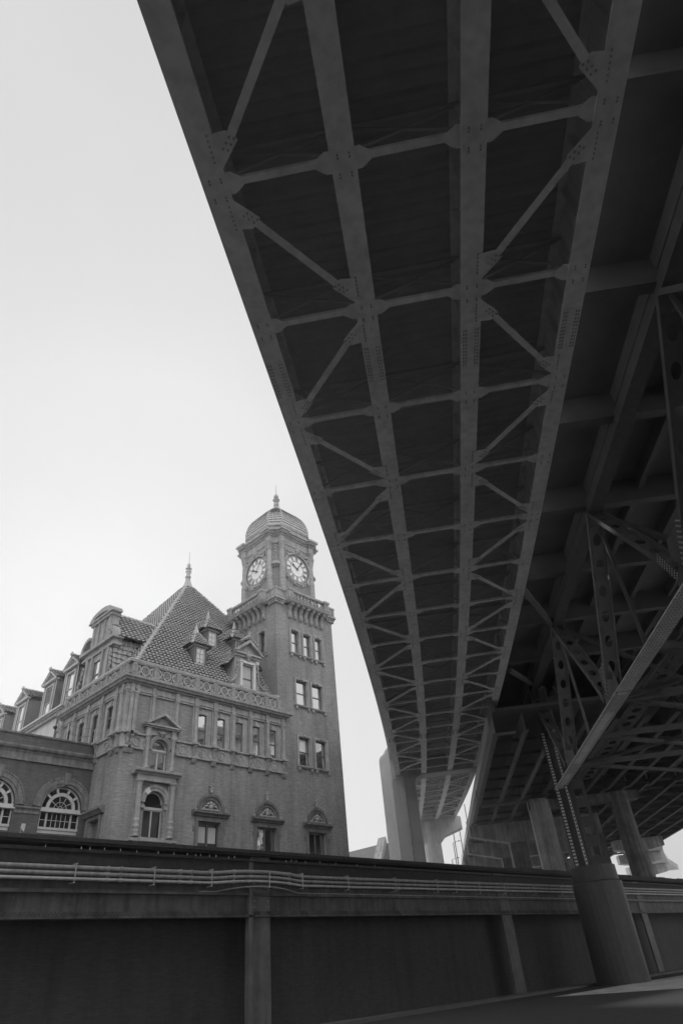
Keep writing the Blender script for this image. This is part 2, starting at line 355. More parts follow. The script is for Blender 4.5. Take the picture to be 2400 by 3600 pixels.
# --- tower walls
TW = [(36.85+.2, 38.24-.2), (38.37+.2, 39.75-.2), (39.88+.2, 41.24-.2)]
TM = [(37.42, 38.82), (39.34, 40.72)]
TL = [(37.47, 38.8), (39.42, 40.75)]
PX = [28.75, 33.92, 39.1]
ops = [(a, b, 26.12, 28.4) for a, b in TW]+[(a, b, 21.35, 23.64) for a, b in TM]+[(a, b, 16.25, 18.62) for a, b in TL]
ops += [(39.1-.95, 39.1+.95, 8.2, 11.3)]
mb = MB(front); wall(mb, 35.3, 42.63, 3.6, 31.0, ops, .42)
mb.fn = tleft
wall(mb, 40.0, 47.33, 3.6, 31.0, [(41.5, 42.42, 26.2, 28.4)], .42)
mb.fn = None
mb.box(35.72, 42.63, 40.44, 47.33, 3.6, 31.0)
mb.poly([(42.63, 40, 3.6), (42.63, 47.33, 3.6), (42.63, 47.33, 31), (42.63, 40, 31)]); mb.poly([(35.3, 47.33, 3.6), (42.63, 47.33, 3.6), (42.63, 47.33, 31), (35.3, 47.33, 31)])
tw_ = mb.build('tower_wall', 'brick', st)
for (grp, z0, z1, zs) in ((TW, 26.12, 28.4, 26.1), (TM, 21.35, 23.64, 21.33), (TL, 16.25, 18.62, 16.22)):
    for a, b in grp:
        sash(front, st, a, b, z0, z1, d=-.26, fwid=.05, glass='pale_glass'); surround(front, st, a, b, z0, z1, .17)
    us = [grp[0][0]-.17]; br = [grp[0][0]-.05]
    for (a, b), (c, d) in zip(grp, grp[1:]): br += [(b+c)/2-.28, (b+c)/2+.28]
    sill_bar(front, st, grp[0][0]-.3, grp[-1][1]+.3, zs, br+[grp[-1][1]+.08])
sash(tleft, st, 41.5, 42.42, 26.2, 28.4); surround(tleft, st, 41.5, 42.42, 26.2, 28.4, .17); sill_bar(tleft, st, 41.25, 42.67, 26.18, (41.4, 42.5))
# --- pavilion front + left walls
XR = 35.3
aed_low = (23.55, 25.04, 10.0, 12.82, True); aed_up = (23.72, 25.02, 14.2, 16.25, True)
topw = [(27.28+1.713*k, 28.12+1.713*k) for k in range(5)]
ops = [(p-.95, p+.95, 8.2, 11.3) for p in PX[:2]]+[aed_low, aed_up]+[(a, b, 16.35, 18.6) for a, b in topw]
mb = MB(front); wall(mb, 21.43, XR, 3.6, 20.3, ops, .42)
mb.fn = left
Lw = [(41.55, 42.35, 17.0, 18.6), (43.6, 44.45, 16.5, 18.6), (45.65, 46.5, 16.5, 18.6), (47.7, 48.55, 16.5, 18.6), (41.6, 42.9, 8.5, 11.27)]
wall(mb, 40.0, 49.5, 3.6, 20.3, Lw, .42)
mb.fn = None; mb.box(21.86, 35.25, 40.44, 49.5, 3.6, 20.25)
pw = mb.build('pavilion_wall', 'brick', st)
for a, b in topw: sash(front, st, a, b, 16.35, 18.6, d=-.1, fwid=.045, glass='pale_glass')
for o in Lw[:4]: sash(left, st, o[0], o[1], o[2], o[3], d=-.1, glass='dark_glass')
# jambs round the top windows (stone piers between the columns)
for a, b in topw:
    m = MB(front)
    m.box(a-.2, a, .003, .07, 16.33, 18.85); m.box(b, b+.42, .003, .07, 16.33, 18.85); m.box(a, b, .003, .067, 18.6, 18.85)
    m.box(b+.12, b+.2, .07, .11, 16.33, 18.7); m.box(b+.3, b+.36, .07, .11, 16.33, 18.7)
    c = (a+b)/2; m.box(c-.13, c+.13, .067, .17, 18.58, 18.9)
    m.build('window_surround', 'stone', st)
for o in Lw[:4]:
    m = MB(left)
    m.box(o[0]-.25, o[0], .003, .07, 16.33, 18.85); m.box(o[1], o[1]+.25, .003, .07, 16.33, 18.85); m.box(o[0], o[1], .003, .067, 18.6, 18.85)
    c = (o[0]+o[1])/2; m.box(c-.13, c+.13, .067, .17, 18.58, 18.9)
    m.build('window_surround', 'stone', st)
# belt course with roundels
for fr, a, b, cs, r0_ in ((front, 21.43, 35.9, [22.49, 26.16]+[27.86+1.713*k for k in range(5)], True), (left, 40.0, 49.5, [41.9, 44.1, 46.2, 48.2], False)):
    m = MB(fr)
    segs = [(a, 23.05), (25.6, b)] if fr is front else [(a, b)]
    for s0, s1 in segs:
        e_ = 1.0 if (s0 == a and fr is front) else 0.0; zz = 0 if fr is front else .003
        m.box(s0-.06*e_, s1, .004, .06, 15.4+zz, 16.3-zz); m.box(s0-.2*e_, s1, .004, .2, 16.25+zz, 16.36-zz); m.box(s0-.15*e_, s1, .005, .15, 15.32+zz, 15.44-zz)
    for c in cs:
        ring(m, c, 15.82, .24, .34, .05, .12, 0, 2*pi, 18); ring(m, c, 15.82, .0, .14, .05, .09, 0, 2*pi, 12)
        for sx in (-1, 1):
            for sz in (-1, 1): m.hexa([(c+sx*.42, .06, 15.82+sz*.05), (c+sx*.42, .06, 15.82-sz*.02), (c+sx*.7, .06, 15.82+sz*.3), (c+sx*.7, .06, 15.82+sz*.36), (c+sx*.42, .085, 15.82+sz*.05), (c+sx*.42, .085, 15.82-sz*.02), (c+sx*.7, .085, 15.82+sz*.3), (c+sx*.7, .085, 15.82+sz*.36)])
    m.build('belt_course', 'stone', st)
MB().box(21.33, 21.62, 39.9, 40.22, 15.28, 16.39).build('corner_block', 'stone', st)
MB().box(21.36, 21.56, 39.93, 40.15, 16.39, 19.3).build('corner_pilaster', 'stone', st)
# engaged columns, brackets and corbels
fcols = [27.1, 28.83, 30.55, 32.26, 33.99, 35.67]; lcols = [41.1, 43.15, 45.2, 47.25, 49.3]
for fr, cs in ((front, [21.75, 22.05]+fcols), (left, [40.35]+lcols)):
    for u in cs:
        m = MB(fr); add_column(m, fr, u, .17, 16.36, 19.1, .155); m.box(u-.24, u-.15, .003, .12, 16.36, 19.1); m.box(u+.15, u+.24, .003, .12, 16.36, 19.1)
        m.build('column', 'stone', st)
        b = MB(fr)
        b.prism([(.004, 15.5), (.1, 15.55), (.17, 15.75), (.2, 15.95), (.3, 16.1), (.34, 16.24), (.004, 16.24)], 0, u-.12, u+.12)
        b.box(u-.26, u+.26, .004, .42, 16.24, 16.38)
        b.build('bracket', 'carving', st)
        c = MB(fr); c.prism([(.004, 15.0), (.1, 15.02), (.2, 15.2), (.24, 15.34), (.004, 15.34)], 0, u-.18, u+.18); c.box(u-.24, u+.24, .004, .28, 15.3, 15.42); c.build('corbel', 'stone', st)
for u in (23.49, 25.41):
    m = MB(front); z0 = 17.3
    add_column(m, front, u, .14, z0, 19.1, .13); m.box(u-.2, u-.13, .003, .1, z0, 19.1); m.box(u+.13, u+.2, .003, .1, z0, 19.1); m.build('column', 'stone', st)
# entablature, cornice
for fr, a, b, cs, rt in ((front, 21.43, 35.9, [21.75, 22.1, 23.49, 25.41]+fcols, True), (left, 40.0, 49.5, [40.35]+lcols, False)):
    moulding(fr, 'entablature', st, a, b, [(.004, 19.1), (.12, 19.1), (.12, 19.22), (.18, 19.24), (.18, 19.32), (.08, 19.34), (.08, 19.72), (.004, 19.72)], 'stone', True, False)
    m = MB(fr)
    for u in cs: m.box(u-.19, u+.19, .005, .26, 19.1, 19.33); m.box(u-.15, u+.15, .005, .2, 19.33, 19.75); m.box(u-.24, u+.24, .19, .27, 19.22, 19.32)
    m.build('entablature_block', 'stone', st)
    moulding(fr, 'cornice', st, a, b, [(.004, 19.72), (.2, 19.72), (.2, 19.84), (.42, 19.86), (.48, 19.96), (.6, 20.02), (.62, 20.16), (.5, 20.2), (.004, 20.3)], 'stone', True, rt)
    m = MB(fr); k = a-.1
    while k < b: m.box(k, k+.055, .19, .27, 19.73, 19.83); k += .11
    m.build('dentils', 'stone', st)
# balustrade: plinth, posts, rings, coping
def balustrade(fr_, a, b, posts, e, ext=True):
    fr = fr_ if fr_ is front else (lambda u, d, z: left(u, d+.002, z-.004))
    m = MB(fr); m.box(a-e, b, e-.26, e, 20.2, 20.46); m.build('balustrade_plinth', 'stone', st)
    m = MB(fr); m.box(a-e-.03, b, e-.3, e+.04, 21.34, 21.5); m.box(a-e, b, e-.26, e, 21.26, 21.34); m.build('coping', 'stone', st)
    m = MB(); m.tube([fr(a-e, e+.02, 21.53), fr(b, e+.02, 21.53)], .045, 6); m.build('coping_highlight', 'gutter', st)  # thin bright tube added to stand in for the highlight along the coping
    for u in posts:
        m = MB(fr); m.box(u-.17, u+.17, e-.28, e+.02, 20.46, 21.26); m.box(u-.1, u-.06, e+.02, e+.05, 20.6, 21.15); m.box(u+.06, u+.1, e+.02, e+.05, 20.6, 21.15)
        m.box(u-.1, u+.1, e+.02, e+.05, 21.1, 21.15); m.box(u-.1, u+.1, e+.02, e+.05, 20.58, 20.63); m.build('balustrade_post', 'stone', st)
    for p, q in zip(posts, posts[1:]):
        m = MB(fr); c = (p+q)/2; w2 = (q-p)/2-.17; zc = 20.86
        ring(m, c, zc, .25, .38, e-.2, e-.04, 0, 2*pi, 18)
        for k in range(5):
            a_ = pi/2+k*2*pi/5; ring(m, c+.12*cos(a_), zc+.12*sin(a_), .04, .1, e-.18, e-.06, 0, 2*pi, 6)
        for sx in (-1, 1):
            ring(m, c+sx*w2, zc, .25, .37, e-.2, e-.05, pi/2 if sx > 0 else -pi/2, 3*pi/2 if sx > 0 else pi/2, 9)
            for k in (-1, 0, 1): ring(m, c+sx*(w2-.1), zc+k*.14, .03, .08, e-.18, e-.06, 0, 2*pi, 6)
            m.box(c+sx*.41-.03, c+sx*.41+.03, e-.18, e-.06, 20.46, 20.68); m.box(c+sx*.41-.03, c+sx*.41+.03, e-.18, e-.06, 21.04, 21.26)
        m.build('balustrade_panel', 'carving', st)
balustrade(front, 21.43, 35.3, [21.75, 23.49, 25.41]+fcols[:-1]+[35.3], .1)
balustrade(left, 40.0, 49.3, [40.35]+lcols, .1)
m = MB(front)
for u in (30.55, 33.99, 35.2): m.box(u-.22, u+.22, -.2, .14, 21.5, 21.68)
m.fn = left
for u in (45.2, 49.3): m.box(u-.2, u+.2, -.2, .14, 21.5, 21.66)
m.build('coping_block', 'stone', st)
# --- two-storey aedicule on the front
m = MB(front)
m.box(22.65, 25.75, .004, .16, 9.86, 10.0); m.box(22.5, 25.95, .004, .42, 9.72, 9.88); m.box(22.75, 25.6, .004, .2, 9.0, 9.7)
m.box(22.7, 25.65, .004, .36, 13.33, 13.5); m.box(22.72, 25.63, .004, .3, 13.5, 13.72)
m.prism([(.004, 13.72), (.36, 13.72), (.42, 13.82), (.6, 13.88), (.62, 14.0), (.5, 14.06), (.004, 14.14)], 0, 22.4, 25.95)
m.build('aedicule_entablature', 'stone', st)
for u in (22.95, 25.45):
    m = MB(front); add_column(m, front, u, .26, 9.98, 13.33, .19); m.box(u-.24, u+.24, .003, .14, 9.98, 13.33)
    x, y, _ = front(u, .26, 0); m.fn = None; m.lathe((x, y, 10.15), [(.2, 0), (.235, .1), (.2, .25), (.24, .4), (.205, .55), (.235, .75), (.2, .9), (.22, 1.0)], 10)
    m.build('column', 'stone', st)
    b = MB(front); b.prism([(.004, 8.6), (.14, 8.7), (.3, 9.2), (.4, 9.72), (.004, 9.72)], 0, u-.18, u+.18); b.build('bracket', 'carving', st)
m = MB(front)
ring(m, 24.3, 12.08, .75, .95, .003, .1); ring(m, 24.3, 12.08, .95, 1.12, .003, .15)
m.box(23.2, 23.55, .003, .12, 11.72, 11.9); m.box(25.04, 25.42, .003, .12, 11.72, 11.9)
for k in range(26):
    a_ = pi*(k+.5)/26; ring(m, 24.3, 12.08, 1.12, 1.17, .003, .17, a_-.035, a_+.035, 1)
m.build('arch_moulding', 'stone', st)
m = MB(front); ring(m, 24.3, 12.08, .76, 1.1, .1, .158, R(122), R(143), 3); m.build('replaced_arch_stone', 'pale_stone_and_glint', st, label='pale replacement block in the arch')
w1 = sash(front, st, 23.55, 25.04, 10.0, 11.7, fm='white_frame', glass='dark_glass', mull=(24.29,), meet=False)
m = MB(front); pts = arc(24.295, 12.08, .74, 0, pi, 16); m.poly([(p[0], -.3, p[1]) for p in pts]+[(23.55, -.3, 11.85), (25.04, -.3, 11.85)]); fan = m.build('fanlight', 'dark_glass', st)
m = MB(front); ring(m, 24.295, 12.08, .66, .74, -.29, -.24); m.box(23.55, 25.04, -.31, -.18, 11.7, 11.86); m.build('fanlight_frame', 'white_frame', fan)
# upper storey of the aedicule
for u in (23.28, 25.3):
    m = MB(front); add_column(m, front, u, .2, 14.14, 16.3, .14); m.box(u-.2, u+.2, .003, .1, 14.14, 16.3); m.box(u-.2, u+.2, .003, .32, 16.3, 16.5); m.box(u-.16, u+.16, .003, .26, 16.5, 16.9); m.build('column', 'stone', st)
m = MB(front); m.box(23.48, 25.1, .003, .1, 16.5, 16.9); m.box(23.44, 25.14, .003, .14, 16.42, 16.52)
m.box(22.9, 25.7, .003, .36, 16.88, 16.98); m.box(22.8, 25.8, .003, .46, 16.98, 17.08)
m.build('pediment_base', 'stone', st)
m = MB(front)
for sx in (-1, 1): m.hexa([(24.3+sx*1.52, .003, 17.08), (24.3+sx*1.2, .003, 17.08), (24.3, .003, 17.78), (24.3, .003, 18.0), (24.3+sx*1.52, .5, 17.08), (24.3+sx*1.2, .5, 17.08), (24.3, .5, 17.78), (24.3, .5, 18.0)])
m.prism([(.003, 0), (.12, 0), (.12, 0)], 0, 0, 0) if False else None
m.poly([(22.9, .1, 17.08), (25.7, .1, 17.08), (24.3, .1, 17.85)]); m.build('pediment', 'stone', st)
m = MB(front); ring(m, 24.37, 15.6, .65, .82, .003, .09); ring(m, 24.37, 15.6, .82, .9, .003, .14)
for k in range(13): a_ = pi*(k+.5)/13; ring(m, 24.37+.735*cos(a_), 15.6+.735*sin(a_), 0, .045, .08, .13, 0, 2*pi, 6)
m.box(23.45, 23.72, .003, .1, 15.48, 15.62); m.box(25.02, 25.25, .003, .1, 15.48, 15.62)
m.build('arch_moulding', 'stone', st)
m = MB(front)
for k in range(9): m.lathe((24.37+random.uniform(-.3, .3), 40-.14, 16.55+random.uniform(-.05, .25)), [(.02, 0), (.1, .06), (.09, .12), (.02, .17)], 7) if False else None
m.fn = None
for (dx, dz, r) in ((0, 0, .13), (-.15, .05, .09), (.15, .05, .09), (-.26, .1, .06), (.26, .1, .06), (0, .15, .08), (0, -.16, .07)): m.lathe((24.37+dx, 39.84, 16.58+dz), [(r*.4, -r), (r, -r*.3), (r, r*.3), (r*.4, r)], 8)
m.build('cartouche', 'carving', st)
sash(front, st, 23.72, 25.02, 14.2, 15.45, fm='white_frame', glass='glass', mull=(24.37,), meet=False)
m = MB(front); pts = arc(24.37, 15.6, .645, 0, pi, 16); m.poly([(p[0], -.3, p[1]) for p in pts]); fan = m.build('fanlight', 'glass', st)
m = MB(front); ring(m, 24.37, 15.6, .57, .645, -.29, -.24); m.box(23.72, 25.02, -.31, -.2, 15.45, 15.6); m.build('fanlight_frame', 'white_frame', fan)
# --- pedimented ground windows
for i, c in enumerate(PX):
    m = MB(front)
    m.box(c-1.2, c-.95, .003, .08, 8.0, 11.5); m.box(c+.95, c+1.2, .003, .08, 8.0, 11.5); m.box(c-.95, c+.95, .003, .077, 11.3, 11.52)
    m.box(c-1.35, c-1.2, .003, .05, 10.6, 10.95); m.box(c+1.2, c+1.35, .003, .05, 10.6, 10.95); m.box(c+1.2, c+1.35, .003, .05, 9.2, 9.7); m.box(c-1.35, c-1.2, .003, .05, 9.2, 9.7)
    m.build('window_surround', 'stone_dark', st)
    m = MB(front); m.prism([(.003, 11.6), (.16, 11.6), (.2, 11.68), (.3, 11.72), (.38, 11.78), (.38, 11.88), (.003, 11.92)], 0, c-1.53, c+1.53)
    ring(m, c, 11.92, .78, .98, .003, .1, 0, pi, 20); ring(m, c, 11.92, .98, 1.2, .003, .17, 0, pi, 20)
    for k in range(40): a_ = pi*(k+.5)/40; ring(m, c, 11.92, .99, 1.14, .17, .19, a_-.022, a_+.022, 1)
    m.build('arched_pediment', 'stone_dark', st)
    m = MB(front); m.poly([(p[0], .03, p[1]) for p in arc(c, 11.92, .78, 0, pi, 16)])
    m.build('tympanum', 'stone_dark', st)
    m = MB(); Y = 39.88
    def blob(x, z, r, sy=1.0): m.lathe((c+x, Y, z), [(r*.3, -r), (r*.85, -r*.5), (r, 0), (r*.85, r*.5), (r*.3, r)], 8)
    blob(0, 12.22, .2); blob(0, 12.45, .14); blob(0, 12.02, .13)
    for k in range(7):
        for sx in (-1, 1): blob(sx*(.2+.07*k), 12.42-.055*k+.05*sin(k*2), .075); blob(sx*(.18+.085*k), 12.03, .07)
    for sx in (-1, 1):
        for k in range(4): blob(sx*(1.25+.02*k), 12.0+.12*k, .09-.012*k)
        blob(sx*1.38, 12.02, .08)
    for k in range(5): blob(0.0, 13.22+.13*k, .13-.01*k); blob(.12*(-1)**k, 13.25+.12*k, .07)
    m.build('carved_ornament', 'carving', st)
    if i == 0: sash(front, st, c-.95, c+.95, 8.2, 11.3, mull=(c,), glass='dark_glass', fwid=.1)
    else: sash(front, st, c-.95, c+.95, 8.2, 11.3, mull=(c,), glass='glass', fwid=.1)
m = MB(front)
for (a, b, z0, z1) in ((28.0, 28.62, 10.0, 11.0), (28.86, 29.5, 10.0, 11.0), (28.0, 28.62, 8.4, 9.55), (28.86, 29.5, 8.4, 9.55)): m.poly([(a, -.29, z0), (b, -.29, z0), (b, -.29, z1), (a, -.29, z1)])
m.build('window_blind', 'blind', st)
m = MB(front); m.poly([(29.15, -.27, 16.45), (29.6, -.27, 16.45), (29.6, -.27, 16.72), (29.15, -.27, 16.72)]); m.build('notice', 'paper', st)
# side door of the pavilion's left face
m = MB(left); m.prism([(.003, 11.5), (.2, 11.5), (.3, 11.65), (.42, 11.75), (.42, 11.88), (.003, 11.94)], 0, 41.06, 43.45); m.box(41.35, 41.6, .003, .08, 8, 11.5); m.box(42.9, 43.15, .003, .08, 8, 11.5); m.box(41.6, 42.9, .003, .077, 11.27, 11.5)
m.build('door_surround', 'stone_dark', st)
dr = MB(left).box(41.65, 42.85, -.4, -.34, 8.2, 11.25).build('door', 'slate', st); MB(left).box(41.8, 42.7, -.34, -.32, 9.6, 11.1).build('door_panel', 'frame', dr)
# --- main roof
AP = V((32.6, 51.0, 36.4))
FLt, FRt, BRt, BLt = V((32.3, 50.6, 36.2)), V((33.15, 50.6, 36.2)), V((33.15, 51.5, 36.2)), V((32.3, 51.5, 36.2))
ez = 21.15
FLb, FRb, BLb, BRb = V((21.8, 40.35, ez)), V((43.6, 40.35, ez)), V((21.8, 68.0, ez)), V((43.6, 68.0, ez))
# the front slope stops at the tower's side, then continues above behind it
mtw = .34
HP = FRb.lerp(FRt, .124)
tri_tiles('roof_front', st, FLb, (42.3, 40.35, ez), [HP, FRt, FLt], tw=.36, th=.36, amp=.11, lift=.14)
tri_tiles('roof_left', st, BLb, FLb, [FLt, BLt], tw=.36, th=.36, amp=.11, lift=.14)
BRb = V((42.3, 68.0, ez)); m = MB(); m.poly([HP, BRb, BRt, FRt]); m.poly([BRb, BLb, BLt, BRt]); m.build('roof_back', 'tile', st)
for a, b in ((FLb, FLt), (HP, FRt), (BLb, BLt)):
    m = MB(); ridge(m, a+V((0, 0, .05)), b+V((0, 0, .05)), .15, .42); m.build('hip_ridge', 'ridge', st)
m = MB(); c = V((32.75, 51.05, 0))
m.lathe((c.x, c.y, 0), [(.82, 35.95), (.8, 36.15), (.5, 36.55), (.3, 37.1), (.2, 37.7)], 4, pi/4)
m.lathe((c.x, c.y, 0), [(.3, 37.62), (.32, 37.7), (.22, 37.8), (.22, 38.2), (.34, 38.32), (.3, 38.42), (.12, 38.5), (.2, 38.62), (.36, 38.72), (.2, 38.82), (.1, 38.9), (.2, 39.05), (.18, 39.25), (.08, 39.4), (.04, 39.45), (.02, 40.9)], 10)
m.build('roof_finial', 'lead', st)
# small hipped dormers on the front slope
def small_dormer(cx, yf, z0, z1, zt, w_=.58, ov=.42, win=True):
    k = 1/math.tan(R(56.3))
    m = MB(); yb = yf+(z1-z0)*k+1.2
    m.box(cx-w_, cx+w_, yf, yb, z0, z1); d_ = m.build('dormer', 'slate', st)
    m = MB(); m.box(cx-w_-.05, cx+w_+.05, yf-.1, yf+.02, z0-.1, z0+.02); m.box(cx-w_-.12, cx+w_+.12, yf-.14, yb, z1-.12, z1+.0); m.build('dormer_trim', 'stucco' if False else 'lead', d_)
    if win:
        f = lambda u, d, z: (u, yf-d, z)
        m = MB(f); a, b, c0, c1 = cx-.33, cx+.33, z0+.12, z1-.3
        m.box(a-.06, a, .0, .07, c0, c1); m.box(b, b+.06, .0, .07, c0, c1); m.box(a-.06, b+.06, .0, .07, c1, c1+.06); m.box(a-.06, b+.06, .0, .07, c0-.06, c0)
        m.box(cx-.025, cx+.025, .02, .05, c0, c1)
        for q in (1, 2): m.box(a, b, .021, .048, c0+(c1-c0)*q/3-.02, c0+(c1-c0)*q/3+.02)
        m.build('dormer_window', 'white_frame', d_)
        m = MB(f); m.poly([(a, .015, c0), (b, .015, c0), (b, .015, c1), (a, .015, c1)]); m.build('dormer_pane', 'glass', d_)
    A = V((cx-w_-ov, yf-ov+.1, z1-.02)); B = V((cx+w_+ov, yf-ov+.1, z1-.02)); T = V((cx, yf+.75, zt-.5)); Cc = V((cx+w_+ov, yb+.8, z1-.02)); Dd = V((cx-w_-ov, yb+.8, z1-.02)); T2 = V((cx, yb+.8, zt-.5))
    tri_tiles('dormer_roof', d_, A, B, [T], tw=.28, th=.3); tri_tiles('dormer_roof', d_, Dd, A, [T, T2], tw=.28, th=.3); tri_tiles('dormer_roof', d_, B, Cc, [T2, T], tw=.28, th=.3)
    m = MB(); ridge(m, A, T, .08, .28); ridge(m, B, T, .08, .28); ridge(m, T, T2, .08, .28); m.lathe((T.x, T.y, T.z-.25), [(.3, 0), (.2, .25), (.12, .55), (.03, 1.0)], 6); m.lathe((A.x+.02, A.y+.02, A.z), [(.12, -.08), (.13, .05), (.05, .2)], 7)
    m.build('dormer_ridge', 'ridge', d_)
small_dormer(28.52, 41.86, 23.4, 25.15, 27.3)
small_dormer(31.1, 43.93, 26.45, 28.15, 30.2)
small_dormer(34.1, 43.93, 26.45, 28.0, 30.0)
# big stone dormer on the front eave
m = MB(lambda u, d, z: (u, 40.6-d, z)); cx = 32.48
m.box(31.35, 31.87, -.5, 0, 21.2, 24.6); m.box(33.05, 33.6, -.5, 0, 21.2, 24.6); m.box(31.87, 33.05, -.5, 0, 23.9, 24.6); m.box(31.87, 33.05, -.5, 0, 21.2, 21.6)
m.box(31.1, 33.85, -.3, .14, 24.55, 24.75); m.box(31.0, 33.98, -.3, .3, 24.75, 24.92)
m.poly([(31.1, .02, 24.9), (33.85, .02, 24.9), (cx, .02, 26.0)])
m.build('stone_dormer', 'stone', st)
sd_ = bpy.data.objects[bpy.data.objects[-1].name] if False else None
m = MB(lambda u, d, z: (u, 40.6-d, z))
for sx in (-1, 1): m.hexa([(cx+sx*1.6, -.3, 24.9), (cx+sx*1.3, -.3, 24.9), (cx, -.3, 25.9), (cx, -.3, 26.2), (cx+sx*1.6, .42, 24.9), (cx+sx*1.3, .42, 24.9), (cx, .42, 25.9), (cx, .42, 26.2)])
m.build('dormer_pediment', 'stone', st)
m = MB(lambda u, d, z: (u, 40.6-d, z))
m.box(31.67, 31.87, 0, .16, 21.95, 24.1); m.box(33.05, 33.27, 0, .16, 21.85, 24.1); m.box(31.6, 33.32, 0, .16, 24.02, 24.22); m.box(33.4, 33.75, -.02, .05, 24.25, 24.7)
m.build('dormer_window_surround', 'pale_stone_and_glint', st, label='pale new stone frame of the dormer window')
sash(lambda u, d, z: (u, 40.6-d, z), st, 31.87, 33.05, 21.6, 23.95, d=-.2, glass='blind')
m = MB()
def bl(x, y, z, r, n=7): m.lathe((x, y, z), [(r*.3, -r), (r*.85, -r*.5), (r, 0), (r*.85, r*.5), (r*.3, r)], n)
for dx, dz, r in ((0, .1, .25), (0, .4, .18), (-.25, 0, .17), (.25, 0, .17), (-.4, -.12, .15), (.4, -.12, .15), (-.62, -.25, .14), (.62, -.25, .14), (-.85, -.42, .13), (.85, -.42, .13), (0, .58, .1)): bl(cx+dx, 40.35, 26.35+dz, r)
for dx, dz, r in ((0, 0, .28), (0, .3, .2), (0, -.25, .18), (-.2, .1, .14), (.2, .1, .14)): bl(cx+dx, 40.45, 24.75+dz-.1, r)
for sx in (-1, 1):
    for k in range(20): bl(cx+sx*(1.0+.2*random.random()), 40.52, 24.1-k*.065, random.uniform(.05, .11))
    for k in range(20):
        t = k/19; bl(cx+sx*(1.12+.75*t**2), 40.56, 23.2-1.15*t**.7, .1)
    for k in range(8): a_ = k*.8; bl(cx+sx*(1.9+.16*cos(a_)), 40.5, 22.25+.16*sin(a_), .07)
m.build('dormer_carving', 'carving', st)
m = MB(lambda u, d, z: (u, 40.6-d, z)); m.box(30.5, 31.4, -.35, -.05, 21.2, 22.0); m.box(33.55, 34.6, -.35, -.05, 21.2, 22.0); m.box(31.2, 31.4, -.4, -.02, 22, 24.6); m.box(33.55, 33.75, -.4, -.02, 22, 24.6)
m.build('dormer_base', 'stone', st)
tri_tiles('stone_dormer_roof', st, (31.2, 45.0, 24.5), (30.6, 40.8, 23.75), [(32.48, 40.9, 26.0), (32.48, 46.5, 26.0)], tw=.3, th=.34)
tri_tiles('stone_dormer_roof', st, (34.3, 40.8, 23.9), (33.9, 45.0, 24.5), [(32.48, 46.5, 26.0), (32.48, 40.9, 26.0)], tw=.3, th=.34)
m = MB(); m.poly([(31.3, 40.95, 21.5), (31.3, 40.95, 24.4), (31.3, 43.6, 24.4)]); m.build('dormer_cheek', 'tile', st)
# gable on the left face
gf = lambda u, d, z: (21.62-d, u, z)
m = MB(gf)
m.box(43.75, 44.95, -.6, 0, 20.6, 24.0); m.box(46.3, 47.55, -.6, 0, 20.6, 24.0); m.box(44.95, 46.3, -.6, 0, 23.45, 24.0); m.box(44.95, 46.3, -.6, 0, 20.6, 21.2)
m.box(43.2, 48.1, -.6, .14, 24.0, 24.22); m.box(43.3, 48.0, -.6, .06, 24.22, 24.5); m.box(43.0, 48.3, -.6, .34, 24.5, 24.72)
m.box(44.2, 47.1, -.6, 0, 24.72, 26.9); m.box(44.0, 47.3, -.6, .22, 26.85, 27.1); m.box(43.75, 47.55, -.6, .34, 27.1, 27.25)
m.prism([(43.75, 27.25), (47.55, 27.25), (47.3, 27.55), (46.4, 27.95), (45.65, 28.1), (44.9, 27.95), (44.0, 27.55)], 1, -.6, .3) if False else None
for k in range(8):
    a0, a1 = pi*k/8, pi*(k+1)/8
    m.hexa([(45.65+1.85*cos(a0), -.6, 27.2+.75*sin(a0)), (45.65+1.85*cos(a1), -.6, 27.2+.75*sin(a1)), (45.65+1.2*cos(a1), -.6, 27.2+.35*sin(a1)), (45.65+1.2*cos(a0), -.6, 27.2+.35*sin(a0)), (45.65+1.85*cos(a0), .32, 27.2+.75*sin(a0)), (45.65+1.85*cos(a1), .32, 27.2+.75*sin(a1)), (45.65+1.2*cos(a1), .32, 27.2+.35*sin(a1)), (45.65+1.2*cos(a0), .32, 27.2+.35*sin(a0))])
m.box(44.5, 46.8, -.6, -.05, 27.2, 27.8)
for a, b in ((44.25, 44.55), (46.75, 47.05), (45.1, 45.3), (46.0, 46.2)): m.box(a, b, 0, .12, 24.75, 26.85)
for a, b in ((43.85, 44.15), (47.1, 47.4), (44.7, 44.95), (46.3, 46.55)): m.box(a, b, 0, .14, 21.2, 24.0)
m.build('stone_gable', 'stone', st)
m = MB(gf); ring(m, 47.1, 24.72, .9, 1.2, -.3, .3, 0, pi/2, 6); ring(m, 44.1, 24.72, .75, 1.05, -.3, .3, pi/2, pi, 6); m.build('gable_scroll', 'stone', st)
m = MB()
for k in range(22): bl(21.56, 43.55+random.uniform(-.14, .14), 23.6-k*.07, random.uniform(.07, .13)); bl(21.56, 47.75+.02*k+random.uniform(-.14, .14), 23.5-k*.07, random.uniform(.07, .13))
for k in range(9): a_ = k*.75; bl(21.5, 43.35+.22*cos(a_), 21.75+.22*sin(a_), .08); bl(21.5, 48.25+.22*cos(a_), 21.85+.22*sin(a_), .08)
for k in range(6): bl(21.4, 43.75, 24.75+k*.2, .18-.02*k)
m.build('gable_carving', 'carving', st)
sash(gf, st, 44.95, 46.3, 21.2, 23.45, d=-.12, glass='sky_glass')
m = MB(); m.poly([(21.7, 43.8, 20.6), (21.7, 43.8, 24.5), (27, 43.8, 24.5), (27, 43.8, 20.6)]); m.build('gable_side', 'slate', st)
